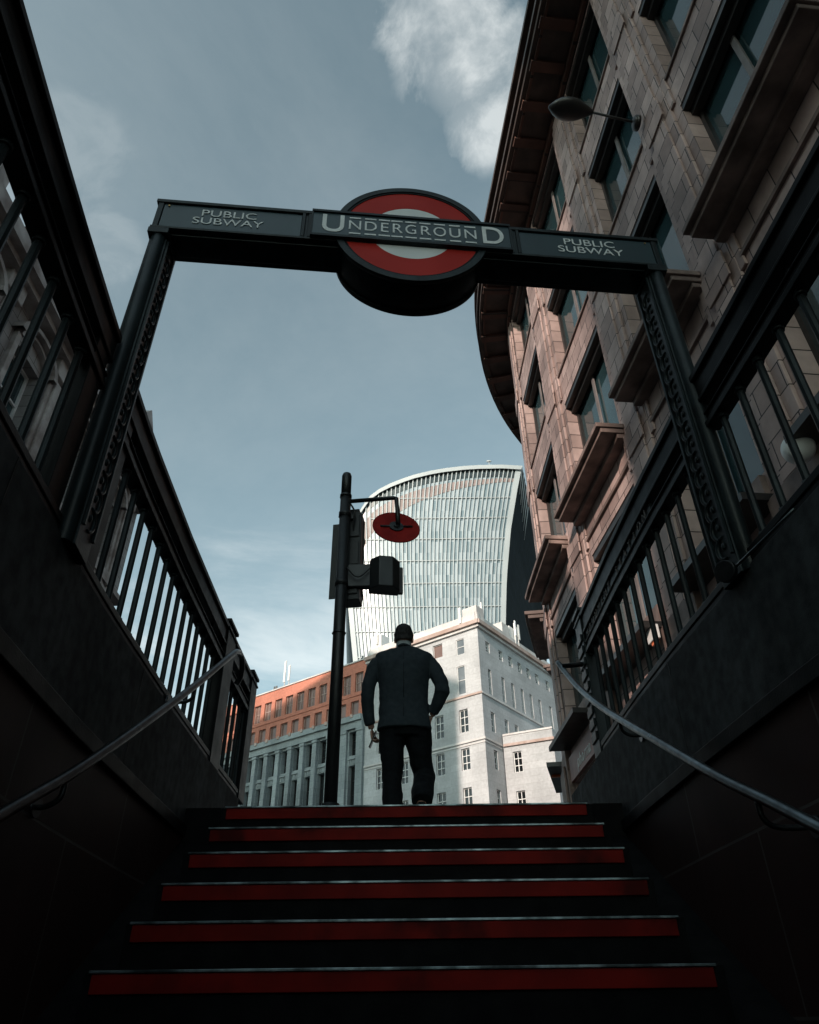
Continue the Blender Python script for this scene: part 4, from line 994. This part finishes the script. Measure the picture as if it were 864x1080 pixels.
loft(g, [(.0, -.02, .815, .226, .145), (.0, -.015, .86, .222, .145), (.0, -.01, .93, .212, .140), (-.003, 0, 1.02, .208, .138), (-.004, 0, 1.12, .204, .136), (-.003, -.01, 1.22, .210, .138), (-.002, -.015, 1.32, .222, .138), (-.002, -.015, 1.38, .236, .132), (-.002, -.012, 1.44, .256, .112), (-.002, -.010, 1.480, .250, .096), (-.002, -.008, 1.507, .218, .086), (0, -.002, 1.532, .155, .074), (0, .004, 1.552, .082, .062)])
g.tube([(-.195, 0, 1.415), (-.225, -.005, 1.405)] + LA[1:-1] + [(-.279, .06, .895)], [.055, .066, .064, .058, .056, .052, .044], 20)
g.tube([(.190, 0, 1.415), (.220, -.005, 1.405)] + RA[1:-1] + [(.242, .055, .992)], [.055, .066, .064, .060, .061, .054, .046], 20)
g.tube([(-.305, -.01, 1.15), (-.311, .0, 1.12)], [.058, .060], 18); g.tube([(.328, -.055, 1.18), (.318, -.05, 1.12)], [.060, .060], 18)
jk = vremesh(g, 'jacket', M['suit'], man, .009, 3)
tx = bpy.data.textures.new('folds', 'CLOUDS'); tx.noise_scale = .09
dm_ = jk.modifiers.new('folds', 'DISPLACE'); dm_.texture = tx; dm_.strength = .013; dm_.mid_level = .5; dm_.texture_coords = 'LOCAL'
tw_ = bpy.data.textures.new('creases', 'WOOD'); tw_.wood_type = 'BANDNOISE'; tw_.noise_scale = .16; tw_.turbulence = 9
dw_ = jk.modifiers.new('creases', 'DISPLACE'); dw_.texture = tw_; dw_.strength = .006; dw_.mid_level = .5; dw_.texture_coords = 'LOCAL'
g = MB(); g.tube([(-.0015, -.150, .815), (-.0015, -.157, 1.0)], .002, 6); g.tube([(0, -.148, 1.05), (0, -.155, 1.3), (0, -.118, 1.48)], .0018, 6); o = g.build('back_seam', M['trousers'], None); o.parent = man
g = MB(); g.tube([(-.05, -.052, 1.548), (-.025, -.066, 1.556), (0, -.074, 1.560), (.025, -.066, 1.556), (.05, -.052, 1.548), (.072, 0, 1.535), (.05, .06, 1.50)], .012, 10); o = g.build('jacket_collar', M['suit'], None); o.parent = man
g = MB()
loft(g, [(0, .0, 1.545, .068, .062), (0, .006, 1.580, .0675, .066), (0, .010, 1.606, .066, .068), (0, .010, 1.6065, .060, .062), (0, .006, 1.56, .058, .056)]); o = g.build('shirt_collar', M['shirt'], None); o.parent = man
g = MB()
loft(g, [(.004, .0, .76, .168, .120), (.003, 0, .84, .185, .130), (0, 0, .93, .175, .125), (0, 0, 1.0, .165, .12)])
g.tube([(-.100, 0, .86), (-.104, .01, .70), (-.096, .015, .56), (-.098, .012, .47), (-.097, .0, .36), (-.092, -.015, .24), (-.090, -.02, .12), (-.09, -.02, .05)], [(.108, .115), (.102, .11), (.090, .10), (.080, .092), (.077, .09), (.078, .092), (.082, .095), (.082, .098)], 24)
g.tube([(.110, .01, .86), (.122, .05, .70), (.140, .10, .58), (.160, .115, .49), (.150, .03, .40), (.136, -.08, .30), (.130, -.135, .225)], [(.112, .115), (.106, .108), (.090, .10), (.086, .095), (.088, .092), (.084, .088), (.080, .084)], 24)
tr = vremesh(g, 'trousers', M['trousers'], man, .009, 3)
dm_ = tr.modifiers.new('folds', 'DISPLACE'); dm_.texture = tx; dm_.strength = .020; dm_.mid_level = .5; dm_.texture_coords = 'LOCAL'
def shoe(m):
    g = MB(); g.tube([(0, -.10, .045), (0, -.04, .05), (0, .04, .045), (0, .12, .035), (0, .18, .028)], [(.034, .040), (.040, .048), (.044, .040), (.048, .030), (.03, .02)], 18)
    g.tube([(0, -.05, .04), (0, -.045, .10)], [.042, .040], 16); g.box(-.042, .042, -.12, .19, .0, .014)
    g.xform(m); o = vremesh(g, 'shoe', M['leather'], man, .007, 2); return o
shoe(Matrix.Translation((-.09, 0, 0)))
shoe(Matrix.Translation((.128, -.17, .145)) @ Matrix.Rotation(R(-48), 4, 'X') @ Matrix.Translation((0, .04, -.03)))
g = MB()                                   # hair
g.blob((0, .022, 1.682), (.086, .104, .100), seg=32, rings=20); g.blob((0, -.030, 1.635), (.070, .050, .055)); g.blob((0, .0, 1.72), (.075, .085, .062))
hr = vremesh(g, 'hair', M['hair'], man, .006, 2)
bmh = bmesh.new(); bmh.from_mesh(hr.data)  # hairline: keep the scalp, open the face and the ears
bmesh.ops.delete(bmh, geom=[v for v in bmh.verts if (v.co.y > .085 and v.co.z < 1.725) or (v.co.y > .0 and v.co.z < 1.672) or v.co.z < 1.612], context='VERTS')
bmh.to_mesh(hr.data); bmh.free()
dm_ = hr.modifiers.new('strands', 'DISPLACE'); tx2 = bpy.data.textures.new('strands', 'CLOUDS'); tx2.noise_scale = .018; dm_.texture = tx2; dm_.strength = .010; dm_.mid_level = .4
g = MB()
for s in (-1, 1): g.blob((s * .029, .118, 1.668), (.011, .010, .009))
o = g.build('eyes', M['eye'], None); o.parent = man
ph = thing('phone', 'slim dark phone held in the left hand of the man in the suit', 'phone', (-.065 - .262, 5.9 + .11, ST + .77))
g = MB(); m = Matrix.Translation((-.065 - .258, 5.9 + .088, ST + .785)) @ Matrix.Rotation(R(24), 4, 'Y') @ Matrix.Rotation(R(10), 4, 'X')
g.box(-.006, .004, -.036, .036, -.075, .07, m); g.build('case', M['signal'], ph, bevel=.003)
g = MB(); g.box(.0045, .006, -.032, .032, -.068, .063, m); g.build('screen', M['dark_glass'], ph)

# ------------------------------------------------------------------ light, sky, camera
SUN = Vector((-.5, -.866, 0)).normalized(); EL = R(20.)
to_sun = Vector((SUN.x * math.cos(EL), SUN.y * math.cos(EL), math.sin(EL)))
sl = bpy.data.lights.new('sun', 'SUN'); sl.energy = 3.6; sl.angle = R(.5); sl.color = (1., .82, .71)
so = bpy.data.objects.new('sun', sl); COL.objects.link(so); so.rotation_euler = to_sun.to_track_quat('Z', 'Y').to_euler()
w = bpy.data.worlds.new('World'); scene.world = w; w.use_nodes = True
nt = w.node_tree; bg = nt.nodes['Background']; N = nt.nodes.new
sky = N('ShaderNodeTexSky'); sky.sky_type = 'NISHITA'; sky.sun_disc = False; sky.sun_elevation = EL; sky.sun_rotation = math.atan2(SUN.x, SUN.y)
sky.air_density = 1.0; sky.dust_density = 2.0; sky.ozone_density = 1.0
hs = N('ShaderNodeHueSaturation'); hs.inputs['Saturation'].default_value = .50; nt.links.new(sky.outputs[0], hs.inputs['Color'])
tint = N('ShaderNodeMix'); tint.data_type = 'RGBA'; tint.blend_type = 'MULTIPLY'; tint.inputs[0].default_value = 1; tint.inputs[7].default_value = (.78, 1.005, .965, 1)
nt.links.new(hs.outputs[0], tint.inputs[6])
geo = N('ShaderNodeTexCoord'); D = geo.outputs['Generated']
def blobmask(dirv, cos0, cos1):
    dp = N('ShaderNodeVectorMath'); dp.operation = 'DOT_PRODUCT'; dp.inputs[1].default_value = dirv; nt.links.new(D, dp.inputs[0])
    mr = N('ShaderNodeMapRange'); mr.inputs['From Min'].default_value = cos0; mr.inputs['From Max'].default_value = cos1; mr.interpolation_type = 'SMOOTHSTEP'; nt.links.new(dp.outputs['Value'], mr.inputs['Value']); return mr.outputs['Result']
def mth(op, a, b, clamp=False):
    m = N('ShaderNodeMath'); m.operation = op; m.use_clamp = clamp
    for i, x in enumerate((a, b)):
        if isinstance(x, (int, float)): m.inputs[i].default_value = x
        else: nt.links.new(x, m.inputs[i])
    return m.outputs[0]
def wisps(scale, stretch, rot, lo, hi, dist=1.2):
    mp_ = N('ShaderNodeMapping'); mp_.inputs['Scale'].default_value = stretch; mp_.inputs['Rotation'].default_value = rot; nt.links.new(D, mp_.inputs['Vector'])
    n = N('ShaderNodeTexNoise'); n.inputs['Scale'].default_value = scale; n.inputs['Detail'].default_value = 12; n.inputs['Roughness'].default_value = .62; n.inputs['Distortion'].default_value = dist
    nt.links.new(mp_.outputs[0], n.inputs['Vector'])
    mr = N('ShaderNodeMapRange'); mr.inputs['From Min'].default_value = lo; mr.inputs['From Max'].default_value = hi; mr.interpolation_type = 'SMOOTHSTEP'; nt.links.new(n.outputs['Fac'], mr.inputs['Value']); return mr.outputs['Result']
m1 = None
for v_, r_ in (((.045, .335, .94), .9935), ((.075, .395, .915), .9945), ((.088, .445, .89), .9972), ((.135, .38, .915), .9975)):
    b_ = blobmask(Vector(v_).normalized(), r_, 1.0); m1 = b_ if m1 is None else mth('MAXIMUM', m1, b_)
def soft(mask, nz, gain):
    return mth('MULTIPLY', mth('SUBTRACT', mth('ADD', nz, mth('MULTIPLY', mask, gain)), gain * .74, True), mth('MULTIPLY', mask, 1.6, True), True)
c1 = soft(m1, wisps(8.0, (1.25, .9, 1), (0, 0, R(35)), .36, .70, .35), 1.2)
m2 = mth('MAXIMUM', blobmask(Vector((-.375, .433, .82)).normalized(), .997, 1.0), mth('MAXIMUM', blobmask(Vector((-.364, .527, .768)).normalized(), .998, 1.0), blobmask(Vector((-.50, .44, .75)).normalized(), .990, .998)))
c2 = soft(m2, wisps(9, (1, 1, 1), (0, 0, 0), .34, .66), 1.2)
sep = N('ShaderNodeSeparateXYZ'); nt.links.new(D, sep.inputs[0])
lowm = N('ShaderNodeMapRange'); lowm.inputs['From Min'].default_value = .66; lowm.inputs['From Max'].default_value = .38; lowm.interpolation_type = 'SMOOTHSTEP'; nt.links.new(sep.outputs['Z'], lowm.inputs['Value'])
c3 = mth('MULTIPLY', lowm.outputs['Result'], wisps(2.6, (.8, .8, 3.2), (R(8), R(-10), 0), .40, .72, .5))
cl = mth('ADD', mth('MULTIPLY', c1, .40), mth('ADD', mth('MULTIPLY', c2, .07), mth('MULTIPLY', c3, .42)), True)
haze = mth('ADD', cl, mth('MULTIPLY', wisps(1.3, (1, 1, 2), (0, 0, R(35)), .3, .8, .4), .10), True)
mx = N('ShaderNodeMix'); mx.data_type = 'RGBA'; mx.inputs[7].default_value = (7.0, 7.1, 6.9, 1)
nt.links.new(haze, mx.inputs[0]); nt.links.new(tint.outputs[2], mx.inputs[6])
nt.links.new(mx.outputs[2], bg.inputs['Color']); bg.inputs['Strength'].default_value = .15
p, a = math.atan(765 / 1085.), .012
F = Vector((0, math.cos(p), math.sin(p))); U0 = Vector((0, -math.sin(p), math.cos(p))); R0 = Vector((1, 0, 0))
Rt = R0 * math.cos(a) - U0 * math.sin(a); Up = R0 * math.sin(a) + U0 * math.cos(a)
cd = bpy.data.cameras.new('camera'); co = bpy.data.objects.new('camera', cd); COL.objects.link(co)
co.matrix_world = Matrix((( Rt.x, Up.x, -F.x, 0), (Rt.y, Up.y, -F.y, 0), (Rt.z, Up.z, -F.z, 0), (0, 0, 0, 1)))
cd.sensor_width = 36; cd.sensor_fit = 'HORIZONTAL'; cd.lens = 36 * 765 / 864.; cd.clip_start = .05; cd.clip_end = 2000
scene.camera = co
scene.render.engine = 'CYCLES'
scene.view_settings.view_transform = 'Standard'; scene.view_settings.look = 'None'; scene.view_settings.exposure = .35; scene.view_settings.gamma = 1
scene.render.resolution_x = 819; scene.render.resolution_y = 1024
